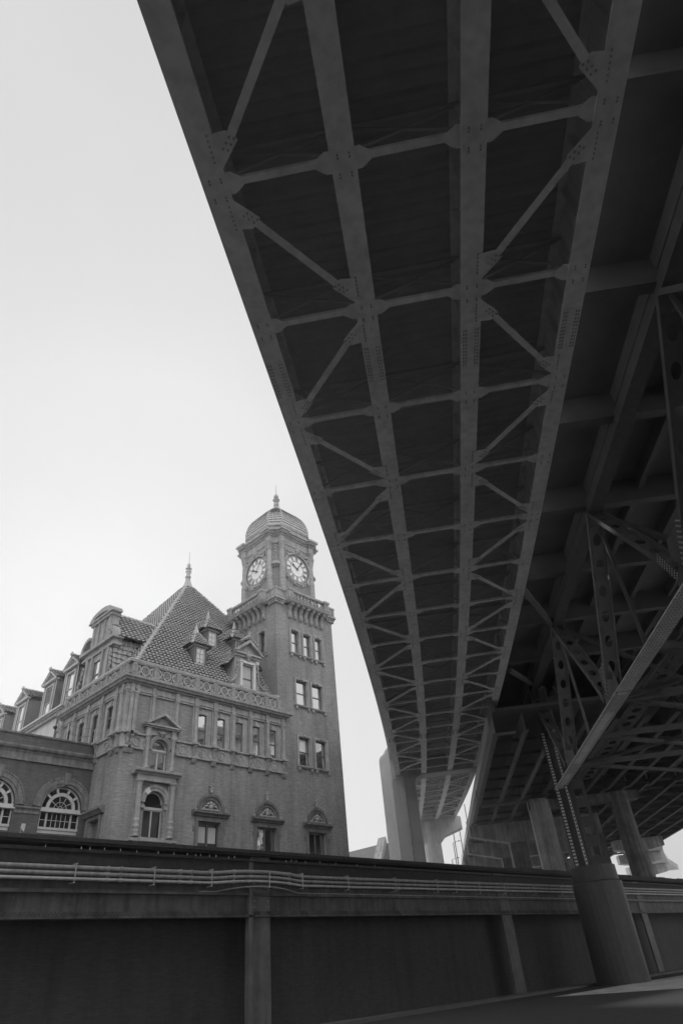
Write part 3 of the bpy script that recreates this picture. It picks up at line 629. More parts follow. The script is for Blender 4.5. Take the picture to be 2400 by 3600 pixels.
tri_tiles('gable_roof', st, (21.7, 43.0, 24.6), (27.6, 43.0, 24.6), [(27.6, 45.65, 27.75), (21.7, 45.65, 27.75)], tw=.42, th=.42, amp=.07)
tri_tiles('gable_roof', st, (21.7, 43.35, 21.3), (26.0, 43.35, 21.3), [(26.0, 43.6, 24.5), (21.7, 43.6, 24.5)], tw=.42, th=.42, amp=.07)
m = MB(); m.poly([(21.7, 47.9, 24.6), (27.6, 47.9, 24.6), (27.6, 45.65, 27.75), (21.7, 45.65, 27.75)]); m.box(22.3, 27, 43.85, 47.5, 21, 24.6); m.build('gable_attic', 'slate', st)
m = MB(); ridge(m, (21.6, 45.65, 27.8), (27.6, 45.65, 27.8), .13, .35); m.build('gable_ridge', 'ridge', st)
# rear range: stucco wall, gutter, gabled dormers
MB().box(21.45, 22.0, 49.5, 68.0, 3.6, 20.7).build('rear_wall', 'stucco', st, label='pale stucco rear wall')
m = MB(); m.prism([(21.1, 20.62), (21.8, 20.62), (21.8, 21.2), (21.02, 21.2), (21.02, 21.05)], 1, 49.5, 68.0) if False else None
m.box(21.2, 21.8, 49.5, 68.0, 20.5, 20.75); m.box(21.1, 21.8, 49.5, 68.0, 20.75, 20.92); m.build('eave', 'stone', st)
MB().box(20.98, 21.3, 49.42, 68.0, 20.92, 21.06).build('gutter', 'gutter', st)
MB().tube([(21.2, 50.35, 20.6), (21.3, 50.35, 20.2), (21.3, 50.35, 16.0)], .09).build('downpipe', 'frame', st)
for i, (c, louv) in enumerate(((49.95, False), (53.75, True), (59.1, False), (64.0, False))):
    m = MB(gf); hw = 1.12
    m.box(c-hw, c-.62, -3.0, 0, 21.0, 24.3); m.box(c+.62, c+hw, -3.0, 0, 21.0, 24.3); m.box(c-.62, c+.62, -3.0, 0, 23.95, 24.3); m.box(c-.62, c+.62, -3, -.3, 21.0, 23.95)
    d_ = m.build('gabled_dormer', 'slate', st)
    m = MB(gf); m.box(c-hw-.2, c+hw+.2, -.1, .22, 24.3, 24.48); m.prism([(0, 0)]*3, 1, 0, 0) if False else None
    for sx in (-1, 1): m.hexa([(c+sx*1.35, -.1, 24.48), (c+sx*1.05, -.1, 24.48), (c, -.1, 25.2), (c, -.1, 25.42), (c+sx*1.35, .22, 24.48), (c+sx*1.05, .22, 24.48), (c, .22, 25.2), (c, .22, 25.42)])
    m.box(c-.78, c-.62, 0, .06, 21.2, 24.1); m.box(c+.62, c+.78, 0, .06, 21.2, 24.1); m.box(c-.62, c+.62, 0, .06, 23.95, 24.1)
    m.box(c-hw-.02, c-hw+.1, 0, .03, 21.1, 24.3); m.box(c+hw-.1, c+hw+.02, 0, .03, 21.1, 24.3)
    m.build('dormer_trim', 'white_frame', d_)
    m = MB(gf); m.poly([(c-1.1, -.05, 24.48), (c+1.1, -.05, 24.48), (c, -.05, 25.25)]); m.build('dormer_tympanum', 'stone', d_)
    o = sash(gf, d_, c-.62, c+.62, 21.2, 23.95, d=-.12, fm='white_frame', glass='sky_glass')
    if louv:
        m = MB(gf)
        for k in range(11): z = 22.75+k*.108; m.hexa([(c-.56, -.12, z), (c+.56, -.12, z), (c+.56, -.1, z+.02), (c-.56, -.1, z+.02), (c-.56, -.03, z-.06), (c+.56, -.03, z-.06), (c+.56, -.01, z-.04), (c-.56, -.01, z-.04)])
        m.build('louvre', 'white_frame', d_)
    x0 = 21.35
    tri_tiles('dormer_roof', d_, (x0, c-1.4, 24.42), (25.0, c-1.4, 24.42), [(25.0, c, 25.45), (x0, c, 25.45)], tw=.3, th=.3)
    m = MB(); m.poly([(25.0, c+1.4, 24.42), (x0, c+1.4, 24.42), (x0, c, 25.45), (25.0, c, 25.45)]); ridge(m, (x0-.05, c, 25.5), (25, c, 25.5), .11, .32); m.lathe((x0, c, 25.42), [(.12, 0), (.15, .1), (.1, .28), (.03, .33)], 7)
    m.build('dormer_ridge', 'ridge', d_)
m = MB(); m.lathe((24.6, 56.4, 24.6), [(.55, 0), (.3, .6), (.12, 1.2), (.03, 1.9)], 6); m.build('spike_finial', 'lead', st)
# security floodlight box on the stucco wall
m = MB(); m.box(21.3, 21.45, 50.05, 50.5, 19.15, 19.75); fl = m.build('wall_light', 'white_frame', st); MB().lathe((21.2, 50.28, 19.45), [(.06, -.12), (.16, -.06), (.16, .06), (.06, .12)], 8).build('lens', 'iron', fl)

# --- tower head
cxT, cyT = 38.965, 43.665
mb = MB()   # gallery floor with deeper middle part on every side
def four(fn):
    for k in range(4):
        ca, sa = (1, 0, -1, 0)[k], (0, 1, 0, -1)[k]
        fn(lambda u, d, z, ca=ca, sa=sa: (cxT+ca*u+sa*d, cyT+sa*u-ca*d, z))
H = 3.665
prof = [(0, 30.62), (.1, 30.62), (.1, 30.74), (.28, 30.84), (.32, 31.05), (.38, 31.12), (.38, 31.3), (0, 31.3)]
def gallery(fr):
    m = MB(fr)
    m.box(-H-.38, H+.38, H-.5, H+.34, 31.06, 31.28); m.box(-H-.26, H+.26, H-.5, H+.24, 30.9, 31.06); m.box(-H-.3, H+.3, H-.5, H+.28, 31.28, 31.32)
    m.box(-2.68, 2.68, H-.3, H+.86, 31.04, 31.3); m.box(-2.6, 2.6, H-.3, H+.76, 30.9, 31.04); m.box(-2.72, 2.72, H-.3, H+.92, 31.2, 31.27)
    m.build('gallery_floor', 'stone', st)
    m = MB(fr)
    for k in range(50): u = -2.6+5.2*(k+.5)/50; m.box(u-.03, u+.03, H+.76, H+.84, 30.93, 31.03)
    for k in range(5):
        for s in (-1, 1): u = s*(2.9+.22*k); m.box(u-.07, u+.07, H-.0, H+.2, 30.66, 30.9)
    m.build('dentils', 'stone', st)
    for k in range(7):
        u = (k-3)*.692; m = MB(fr)
        m.prism([(H, 29.5), (H+.14, 29.52), (H+.24, 29.62), (H+.26, 29.8), (H+.2, 30.05), (H+.24, 30.35), (H+.42, 30.62), (H+.64, 30.72), (H+.72, 30.86), (H+.72, 30.92), (H, 30.92)], 0, u-.17, u+.17)
        m.prism([(H+.14, 29.56), (H+.28, 29.66), (H+.3, 29.8), (H+.25, 30.05), (H+.29, 30.33), (H+.45, 30.58), (H+.2, 30.5)], 0, u-.07, u+.07)
        m.build('gallery_bracket', 'carving', st)
    # parapet
    m = MB(fr)
    for s in (-1, 1):
        a, b = sorted((s*2.62, s*(H+.3))); m.box(a, b, H+.02, H+.22, 31.32, 32.1); m.box(a-.02, b+.02, H-.06, H+.3, 32.1, 32.28)
        a, b = sorted((s*2.8, s*(H+.12))); m.box(a, b, H+.22, H+.25, 31.45, 31.5); m.box(a, b, H+.22, H+.25, 31.95, 32.0); m.box(a, a+.05, H+.22, H+.25, 31.5, 31.95); m.box(b-.05, b, H+.22, H+.25, 31.5, 31.95)
        a, b = sorted((s*2.06, s*2.66)); m.box(a, b, H+.3, H+.8, 31.3, 32.1); m.box(a-.05, b+.05, H+.22, H+.88, 32.1, 32.32)
        a, b = sorted((s*2.18, s*2.54)); m.box(a, b, H+.8, H+.83, 31.42, 31.46); m.box(a, b, H+.8, H+.83, 31.98, 32.02)
        for k in range(4): m.box((a+b)/2-.08, (a+b)/2+.08, H+.8, H+.86, 31.5+.11*k, 31.58+.11*k)
    m.box(-2.06, 2.06, H+.4, H+.76, 32.06, 32.26); m.box(-2.06, 2.06, H+.44, H+.72, 31.3, 31.4)
    m.build('parapet', 'stone', st)
    for k in range(9):
        u = (k-4)*.44; m = MB(); c = fr(u, H+.58, 31.4); m.lathe(c, [(.1, 0), (.1, .06), (.06, .1), (.13, .24), (.12, .32), (.06, .46), (.1, .52), (.06, .56), (.1, .62), (.1, .68)], 8); m.build('baluster', 'stone', st)
four(gallery)
# clock stage: chamfered square of brick
a_, ch = 2.85, .95
def oct_(a, ch, z0, z1, m):
    pts = [(-a+ch, -a), (a-ch, -a), (a, -a+ch), (a, a-ch), (a-ch, a), (-a+ch, a), (-a, a-ch), (-a, -a+ch)]
    m.prism([(cxT+p[0], cyT+p[1]) for p in pts], 2, z0, z1)
m = MB(); oct_(2.85, .95, 31.2, 38.6, m); m.build('clock_stage_wall', 'brick', st)
m = MB(); oct_(2.95, .95, 31.3, 32.75, m); oct_(3.1, .95, 32.75, 32.95, m); m.build('clock_stage_base', 'stone', st)
m = MB()
oct_(2.92, .9, 38.55, 38.75, m); oct_(2.88, .9, 38.75, 39.35, m); oct_(3.0, .9, 39.35, 39.5, m); oct_(3.2, .9, 39.6, 39.78, m); oct_(3.4, .9, 39.78, 40.0, m)
oct_(3.15, .95, 40.0, 40.25, m); oct_(2.8, 1.0, 40.25, 40.8, m); oct_(2.9, 1.0, 40.8, 41.0, m); oct_(3.1, .92, 39.5, 39.6, m)
m.build('clock_stage_cornice', 'stone', st)
m = MB()
for k in range(4):
    A = k*pi/2+pi/4; rc = (2.85*2-.95)/math.sqrt(2)*.985
    m.lathe((cxT+rc*cos(A)*1.0, cyT+rc*sin(A), 0), [(.3, 35.7), (.62, 35.85), (.62, 36.0), (.5, 36.1), (.5, 36.2)], 12)
    for z, r in ((37.9, .22), (37.55, .2), (37.2, .12), (36.9, .14), (36.6, .1), (38.2, .2)): m.lathe((cxT+(rc+.02)*cos(A), cyT+(rc+.02)*sin(A), z), [(r*.3, -r), (r, 0), (r*.3, r)], 7)
m.build('corner_niche_carving', 'stone', st)
def clock_side(fr):
    a = 2.85
    for s in (-1, 1):
        m = MB(fr); m.box(s*1.98-.42, s*1.98+.42, a-.1, a+.36, 32.0, 32.75); m.box(s*1.98-.5, s*1.98+.5, a-.1, a+.46, 32.75, 32.95)
        m.box(s*1.98-.36, s*1.98+.36, a-.1, a+.3, 38.55, 38.72); m.box(s*1.98-.32, s*1.98+.32, a-.1, a+.26, 38.72, 39.35); m.box(s*1.98-.4, s*1.98+.4, a-.1, a+.38, 39.35, 39.5)
        m.box(s*1.98-.5, s*1.98+.5, a-.1, a+.62, 39.62, 39.8); m.box(s*1.98-.62, s*1.98+.62, a-.1, a+.78, 39.8, 40.04); m.box(s*1.98-.4, s*1.98+.4, a-.1, a+.36, 40.04, 40.25)
        for k in range(8): u = s*1.98-.48+.137*k; m.box(u-.03, u+.03, a+.4, a+.56, 39.5, 39.6)
        m.build('entablature_block', 'stone', st)
        c = fr(s*1.98, a+.02, 32.95); m = MB()
        pr = [(.4, 0), (.4, .12), (.34, .16), (.36, .26), (.3, .34)]
        for k in range(4): z = .4+k*.42; pr += [(.3, z), (.33, z+.02), (.33, z+.34), (.3, z+.36)]
        pr += [(.28, 2.2), (.25, 4.75), (.3, 4.78), (.26, 4.84), (.36, 5.1), (.28, 5.16), (.4, 5.4), (.34, 5.46), (.44, 5.6)]
        m.lathe(c, pr, 14); m.build('column', 'stone', st)
    m = MB(fr)
    for k in range(22): u = -1.3+2.6*(k+.5)/22; m.box(u-.035, u+.035, a+.12, a+.26, 39.5, 39.6)
    ring(m, 0, 31.9, 1.0, 1.25, a, a+.16, R(15), R(165), 14)
    m.box(1.2, 1.5, a, a+.06, 33.15, 33.45); m.box(-1.5, -1.2, a, a+.06, 33.15, 33.45)
    m.build('dentils', 'stone', st)
    # clock
    zc = 36.05
    m = MB(fr); ring(m, 0, zc, 1.62, 1.82, a, a+.2, 0, 2*pi, 40); ring(m, 0, zc, 1.82, 2.0, a, a+.1, 0, 2*pi, 40)
    for k in range(12): A = k*pi/6+pi/12; ring(m, 0, zc, 1.66, 2.06, a, a+.26, A-.05, A+.05, 1)
    bz = m.build('clock', 'stone', st)
    m = MB(fr); m.poly([(p[0], a+.03, p[1]) for p in arc(0, zc, 1.62, 0, 2*pi, 40)[:-1]]); m.build('dial', 'dial', bz)
    m = MB(fr); d0, d1 = a+.04, a+.055
    ring(m, 0, zc, .86, .9, d0, d1, 0, 2*pi, 36); ring(m, 0, zc, 1.4, 1.43, d0, d1, 0, 2*pi, 40); ring(m, 0, zc, 1.55, 1.62, d0, d1, 0, 2*pi, 40)
    for k in range(60): A = pi/2-k*pi/30; ring(m, 0, zc, 1.43, 1.55, d0, d1, A-.016, A+.016, 1)
    num = {1: 'I', 2: 'II', 3: 'III', 4: 'IIII', 5: 'V', 6: 'VI', 7: 'VII', 8: 'VIII', 9: 'IX', 10: 'X', 11: 'XI', 12: 'XII'}
    wds = {'I': .1, 'V': .17, 'X': .18}
    for h, s_ in num.items():
        A = pi/2-h*pi/6; er = V((cos(A), sin(A))); et = V((sin(A), -cos(A))); tot = sum(wds[c] for c in s_); x = -tot/2
        for c in s_:
            xm = x+wds[c]/2; x += wds[c]
            def st_(x0, r_0, x1, r_1, t=.045):
                p = [er*r_0+et*(x0-t/2), er*r_0+et*(x0+t/2), er*r_1+et*(x1+t/2), er*r_1+et*(x1-t/2)]
                m.poly([(q.x, d1, zc+q.y) for q in p])
            if c == 'I': st_(xm, .94, xm, 1.37, .055)
            elif c == 'V': st_(xm, .94, xm-.07, 1.37, .055); st_(xm, .94, xm+.07, 1.37, .03)
            else: st_(xm-.07, .94, xm+.07, 1.37, .055); st_(xm+.07, .94, xm-.07, 1.37, .03)
    m.build('numerals', 'iron', bz)
    for nm, deg, L_, w0, dd in (('hour_hand', 303, .85, .13, a+.1), ('minute_hand', 36, 1.42, .085, a+.14)):
        A = R(90-deg); er = V((cos(A), sin(A))); et = V((sin(A), -cos(A))); m = MB(fr)
        def pt(r, t): q = er*r+et*t; return (q.x, dd, zc+q.y)
        m.poly([pt(-.25, -w0*.4), pt(-.25, w0*.4), pt(L_*.55, w0*.55), pt(L_*.7, w0*1.3), pt(L_, 0), pt(L_*.7, -w0*1.3), pt(L_*.55, -w0*.55)])
        ring(m, 0, zc, 0, .1, dd-.01, dd+.02, 0, 2*pi, 10); m.build(nm, 'iron', bz)
    m = MB()
    def b2(u, d, z, r): c = fr(u, d, z); m.lathe(c, [(r*.3, -r), (r*.85, -r*.5), (r, 0), (r*.85, r*.5), (r*.3, r)], 7)
    for du, dz, r in ((0, 0, .26), (0, .3, .2), (-.2, .15, .16), (.2, .15, .16), (0, .5, .14), (-.12, -.2, .14), (.12, -.2, .14)): b2(du, a+.2, 38.05+dz*.8, r)
    for s in (-1, 1):
        for k in range(9): b2(s*(.35+.16*k), a+.14, 38.1-.28*sin(k/8*pi)-.1*(k/8), .13)
        for k in range(6): b2(s*(1.62+.0*k), a+.12, 37.75-.2*k, .14-.012*k)
    m.build('garland', 'carving', st)
four(clock_side)
# dome
prof = [(1.05, 41.0), (1.07, 41.5), (1.04, 42.0), (.99, 42.5), (.925, 42.9), (.86, 43.2), (.77, 43.52), (.68, 43.8), (.58, 44.06), (.485, 44.32), (.38, 44.6), (.28, 44.88), (.2, 45.1), (.15, 45.3)]
def octp(s, z):
    a, ch = 2.66*s, 1.0*s; return [V((cxT+x, cyT+y, z)) for x, y in ((-a+ch, -a), (a-ch, -a), (a, -a+ch), (a, a-ch), (a-ch, a), (-a+ch, a), (-a, a-ch), (-a, -a+ch))]
m = MB()
NS = 20
def interp(t):
    x = t*(len(prof)-1); i = min(int(x), len(prof)-2); f = x-i; return (prof[i][0]*(1-f)+prof[i+1][0]*f, prof[i][1]*(1-f)+prof[i+1][1]*f)
for j in range(NS):
    s0, z0 = interp(j/NS); s1, z1 = interp((j+1)/NS); s0 += .03
    A, B = octp(s0, z0), octp(s1, z1)
    for k in range(8):
        a0, a1, b0, b1 = A[k], A[(k+1) % 8], B[k], B[(k+1) % 8]; nn = max(1, round((a1-a0).length/.3))
        out = ((a0+a1)/2-V((cxT, cyT, (a0.z))))
        out.z = 0; out.normalize()
        for i in range(nn):
            qa = []; qb = []
            for h_, t in ((0, 0), (.9, .3), (1, .55), (.3, .85), (0, 1)):
                f = (i+t)/nn; qa.append(m.p(a0.lerp(a1, f)+out*(.03+.07*h_))); qb.append(m.p(b0.lerp(b1, f)+out*(.0+.07*h_)))
            for q in range(4): m.f.append([qa[q], qa[q+1], qb[q+1], qb[q]])
m.build('dome', 'dome_tile', st)
m = MB()
for k in range(8):
    pts = [octp(prof[i][0]+.01, prof[i][1])[k] for i in range(len(prof))]
    for a, b in zip(pts, pts[1:]): ridge(m, a, b, .09, .3)
m.build('dome_ridge', 'ridge', st)
m = MB(); m.lathe((cxT, cyT, 0), [(.45, 45.0), (.42, 45.15), (.5, 45.25), (.5, 45.42), (.38, 45.55), (.34, 45.62), (.22, 45.75), (.32, 45.95), (.26, 46.2), (.16, 46.45), (.22, 46.6), (.42, 46.7), (.2, 46.78), (.16, 46.95), (.3, 47.15), (.18, 47.3), (.2, 47.42), (.07, 47.5), (.03, 47.6), (.02, 49.0)], 12)
for k in range(4): A = k*pi/2; m.box(cxT+.3*cos(A)-.05, cxT+.3*cos(A)+.05, cyT+.3*sin(A)-.05, cyT+.3*sin(A)+.05, 46.35, 46.55)
m.build('tower_finial', 'stone', st)

# --- low wing on the left with arched windows
m = MB(wing); aw = [19.68, 15.35, 11.0]
ops = [(c-1.32, c+1.32, 10.55, 13.4, True) for c in aw]
wall(m, 4.0, 21.43, 3.6, 16.2, ops, .3); m.fn = None
m.box(4.0, 21.4, 43.78, 49.4, 3.6, 14.6); m.poly([(4.0, 43.45, 14.6), (21.43, 43.45, 14.6), (21.43, 43.9, 14.6), (4.0, 43.9, 14.6)])
m.box(4.0, 21.43, 43.5, 43.9, 14.7, 16.15)
m.poly([(4, 43.45, 3.6), (4, 43.45, 16.2), (4, 49.4, 16.2), (4, 49.4, 3.6)])
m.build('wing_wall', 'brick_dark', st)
moulding(wing, 'wing_coping', st, 4.0, 21.43, [(-.5, 16.2), (.06, 16.2), (.1, 16.26), (.1, 16.34), (-.5, 16.4)], 'stone_dark')
moulding(wing, 'wing_cornice', st, 4.0, 21.43, [(.004, 15.12), (.1, 15.12), (.14, 15.22), (.3, 15.3), (.36, 15.42), (.36, 15.52), (.004, 15.6)], 'stone_dark')
moulding(wing, 'wing_frieze', st, 4.0, 21.43, [(.004, 14.6), (.12, 14.62), (.12, 14.72), (.06, 14.74), (.06, 15.12), (.004, 15.12)], 'stone_dark')
for c in aw:
    m = MB(wing); zc = 12.05
    ring(m, c, zc, 1.32, 1.5, .003, .05, 0, pi, 24); ring(m, c, zc, 1.5, 1.78, .003, .1, 0, pi, 24)
    for k in range(46): a_ = pi*(k+.5)/46; ring(m, c, zc, 1.78, 1.9, .003, .15 if k % 2 else .11, a_-.034, a_+.034, 1)
    m.hexa([(c-.12, 0, 13.45), (c+.12, 0, 13.45), (c+.12, .24, 13.45), (c-.12, .24, 13.45), (c-.19, 0, 14.15), (c+.19, 0, 14.15), (c+.19, .3, 14.15), (c-.19, .3, 14.15)])
    m.build('arch_moulding', 'stone_dark', st)
    # timber window: outer ring, inner arch, transom, side lights
    m = MB(wing); d0, d1 = -.28, -.16
    ring(m, c, zc, 1.22, 1.32, d0, d1, 0, pi, 24); ring(m, c, zc, .76, .96, d0, d1+.04, 0, pi, 24)
    for A in (R(38), R(70), R(110), R(142)): ring(m, c, zc, .94, 1.28, d0, d1+.08, A-.06, A+.06, 1)
    m.box(c-1.35, c+1.35, d0, d1+.1, 11.85, 12.05); m.box(c-1.42, c+1.42, d0, d1+.2, 11.78, 11.86)
    for x in (-1.32, 1.24, -.86, .74): m.box(c+x, c+x+.11, d0, d1, 10.9, 11.78)
    m.box(c-1.35, c+1.35, d0, d1+.06, 10.78, 10.92); m.box(c-1.3, c+1.3, d0, d1, 10.35, 10.78); m.box(c-1.35, c+1.35, d0, d1+.05, 10.25, 10.33)
    wn = m.build('window', 'white_frame', st)
    m = MB(wing); m.poly([(p[0], d0+.04, p[1]) for p in arc(c, zc, 1.25, 0, pi, 24)]); m.poly([(c-1.28, d0+.04, 10.9), (c+1.28, d0+.04, 10.9), (c+1.28, d0+.04, 11.8), (c-1.28, d0+.04, 11.8)]); m.build('pane', 'dark_glass', wn)
    m = MB(wing); g0, g1 = d0+.05, d0+.08
    ring(m, c, zc, .4, .43, g0, g1, 0, pi, 16); ring(m, c, zc, .14, .17, g0, g1, 0, pi, 10)
    for A in (R(30), R(65), R(100), R(145)): ring(m, c, zc, .16, .76, g0, g1, A-.03, A+.03, 1)
    for x in (-.46, -.16, .14, .44): m.box(c+x, c+x+.035, g0, g1, 10.92, 11.78)
    m.box(c-1.24, c+1.24, g0, g1, 11.33, 11.36); m.build('glazing_bars', 'white_frame', wn)
for a, b in ((4.0, 9.6), (12.4, 13.95), (16.75, 18.28), (21.08, 21.43)):
    moulding(wing, 'impost_band', st, a, b, [(.004, 11.55), (.06, 11.57), (.06, 11.72), (.12, 11.8), (.18, 11.86), (.18, 11.94), (.004, 11.98)], 'stone_dark')

# ================================================================== GROUND
m = MB(); m.poly([(-900, -900, 0), (1500, -900, 0), (1500, 1500, 0), (-900, 1500, 0)]); m.build('ground', 'ground', kind='structure')
m = MB(); m.poly([(-300, -140, .004), (40, -140, .004), (40, 23, .004), (-300, 23, .004)]); m.poly([(-300, 23, .004), (40, 23, .004), (300, 23, .004), (300, 27, .004), (-300, 27, .004)]); m.build('road', 'asphalt', kind='structure')
m = MB(); m.box(-300, 300, 26.0, 26.25, 0, .14); m.box(-300, 300, 26.25, 27.6, 0, .13); m.build('pavement', 'plain_dark', kind='structure')
m = MB(); m.box(-10, 80, 38, 100, 0, 3.6); m.build('station_terrace', 'plain_dark', st)

# ================================================================== RAILWAY VIADUCT in front
YV = 28.0
rv = thing('railway_viaduct', 'dark riveted steel railway girder viaduct with timber deck edge crossing below station', 'viaduct')
def rf(u, d, z): return (u, YV-d, z)
m = MB(rf); m.box(-40, 140, -.04, 0, 4.6, 6.9); m.build('web', 'rail', rv)
m = MB(rf); m.box(-40, 140, -.2, .2, 4.42, 4.5); m.box(-40, 140, 0.001, .1, 4.5, 4.66); m.build('bottom_flange', 'rail', rv)
m = MB(rf); m.box(-40, 140, 0.001, .16, 5.3, 5.42); m.build('web_ledge', 'rail', rv)
m = MB(rf); m.box(-40, 140, -.6, .25, 6.72, 6.77); m.box(-40, 140, .05, .12, 6.3, 6.72); m.build('top_flange', 'tie', rv)
m = MB(rf); m.box(-40, 140, -9.0, .32, 6.98, 7.12); m.build('deck', 'tie', rv)
m = MB(rf); m.box(-40, 46, .3, .44, 7.06, 7.22); u = 46
while u < 140:
    h = 7.26+random.uniform(-.02, .05)+.0018*(u-46); m.box(u, u+1.55, .3, .44, 7.04, h+.06*(int(u) % 2)); u += 1.6
m.build('guard_timber', 'tie', rv)
stf = [6.2, 8.0, 9.75, 11.5, 13.28, 15.05, 16.83, 18.6, 19.82, 20.94, 22.2]+[25.3+1.45*k for k in range(38)]
proto = None
for u in stf:
    if proto is None:
        m = MB(rf); m.box(u-.05, u-.03, 0, .12, 4.5, 5.35); m.box(u-.03, u+.06, 0, .02, 4.5, 5.35); m.box(u+.06, u+.08, 0, .12, 4.5, 5.35)
        for z in (4.75, 4.95, 5.15): m.box(u-.13, u-.075, 0, .035, z-.027, z+.027)
        proto = m.build('web_stiffener', 'rail_post', rv); u00 = u
    else:
        c = proto.copy(); col.objects.link(c); c.parent = rv; c.location.x = u-u00
m = MB(rf); u = 4.0
while u < 60:
    for z in (4.55,): m.box(u-.028, u+.028, .1, .135, z-.028, z+.028)
    m.box(u+.055, u+.105, .1, .13, 4.605, 4.655)
    u += .17
m.build('rivets', 'rail', rv)
m = MB(rf); m.box(22.65, 23.85, -.1, .06, 0.0, 6.98); m.box(22.45, 22.68, -.1, .2, 0, 6.85); m.box(22.72, 22.76, .06, .14, 0, 6.9)
po = m.build('post', 'rail_post', rv); m = MB(rf)
for z in [4.6+.24*k for k in range(10)]:
    for x in (22.85, 23.72): m.box(x-.035, x+.035, .06, .1, z-.035, z+.035)
m.build('rivets', 'pipe', po)
for u in (3.0, 45.0, 68.0, 92.0):
    m = MB(rf); m.box(u-.6, u+.6, -.1, .06, 0, 6.9); m.build('post', 'rail_post', rv)
m = MB(); m.box(-40, 140, 29.2, 29.9, 0, 4.55); m.box(-40, 140, 36.4, 36.8, 0, 6.9); m.build('abutment_wall', 'rail_wall', rv)
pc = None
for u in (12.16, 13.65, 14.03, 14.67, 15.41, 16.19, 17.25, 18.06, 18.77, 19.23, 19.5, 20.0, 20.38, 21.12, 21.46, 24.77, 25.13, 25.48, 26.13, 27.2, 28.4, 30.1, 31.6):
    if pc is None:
        m = MB(rf); m.box(u-.012, u+.012, .27, .3, 6.82, 6.91); pc = m.build('light_slot', 'pale_stone_and_glint', rv); u1_ = u  # pale chips standing in for sky light through gaps in the deck edge
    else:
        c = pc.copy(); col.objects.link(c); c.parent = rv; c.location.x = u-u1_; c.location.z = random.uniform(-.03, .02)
# conduits on brackets
def hump(u): return .11*max(0, 1-((u-23.0)/2.6)**2) if abs(u-23.0) < 2.6 else 0
def off(u): return .14*max(0, 1-((u-23.0)/3.0)**4) if abs(u-23.0) < 3.0 else 0
for nm, z, r, mm, lab in (('conduit_pipe', 6.16, .085, 'pipe', 'uppermost conduit pipe strapped along the dark railway girder'), ('conduit_pipe', 5.95, .075, 'pipe', 'middle conduit pipe strapped along the dark railway girder'), ('conduit_pipe', 5.76, .062, 'pipe_pale', 'pale lowest thick conduit pipe strapped along the dark railway girder')):
    t = MB(); us = [-20+k*.5 for k in range(260)]
    t.tube([rf(u, .26+off(u), z+hump(u)+.004*max(0, u-30)) for u in us], r, 10)
    o = t.build(nm, mm, smooth=True, label=lab, category='pipe', group='conduit pipes along the railway girder')
    cpl = MB()
    for u in (19.0, 18.3+.1, 21.3, 24.8, 33.5, 14.9, 15.5): cpl.tube([rf(u, .26+off(u), z+hump(u)), rf(u+.12, .26+off(u), z+hump(u))], r*1.3, 10)
    cpl.build('coupling', mm, o)
t = MB(); t.tube([rf(u, .12+.32*max(0, 1-((u-23.1)/2.4)**2 if abs(u-23.1) < 2.4 else 0), 5.43+.22*max(0, 1-((u-23.1)/2.6)**2 if abs(u-23.1) < 2.6 else 0)) for u in [19.6+.3*k for k in range(200)]], .035, 8)
t.build('conduit_pipe', 'pipe', smooth=True, label='thin bottom conduit bending out over the girder post', category='pipe', group='conduit pipes along the railway girder')
for u in (6.5, 10.0, 13.51, 17.1, 20.11, 23.46, 25.76, 29.18, 33.17, 37.2, 39.17, 41.84, 44.92, 49, 53, 57, 61):
    m = MB(rf); e = off(u); m.bar if False else None
    m.prism([(.0, 6.5), (.12, 6.3), (.44+e, 6.3), (.44+e, 6.24), (0, 6.24)], 0, u-.02, u+.02); m.box(u-.018, u+.018, .36+e, .39+e, 5.66, 6.3); m.box(u-.05, u+.03, 0, .4+e, 5.6, 5.64)
    m.build('pipe_hanger', 'pipe_pale', rv)

# ================================================================== RAMP BRIDGE (frame: s along, n left, dz above girder soffit)
TA = R(35.3)
def rb(s, n, dz):
    if s > 20: n = n+.00044*(s-20)**2
    return (s*cos(TA)-n*sin(TA), s*sin(TA)+n*cos(TA), 16.6+.05*s+dz)
GN = [2.93, -.13, -3.17, -6.2]
ra = thing('ramp_bridge', 'curving steel girder ramp bridge overhead with four pale bottom flanges and lattice bracing', 'bridge')
SS = [-99+3.0*k for k in range(85)]
def sweep(m, prof, ss):
    rings = [[m.p((s, n, dz)) for n, dz in prof] for s in ss]; k_ = len(prof)
    for a, b in zip(rings, rings[1:]):
        for k in range(k_): m.f.append([a[k], a[(k+1) % k_], b[(k+1) % k_], b[k]])
    m.f.append(rings[0]); m.f.append(rings[-1][::-1])
sp1 = [s for s in SS if s < 79]+[79.4]; sp2 = [81.6]+[s for s in SS if 82 < s < 149]+[150.0]
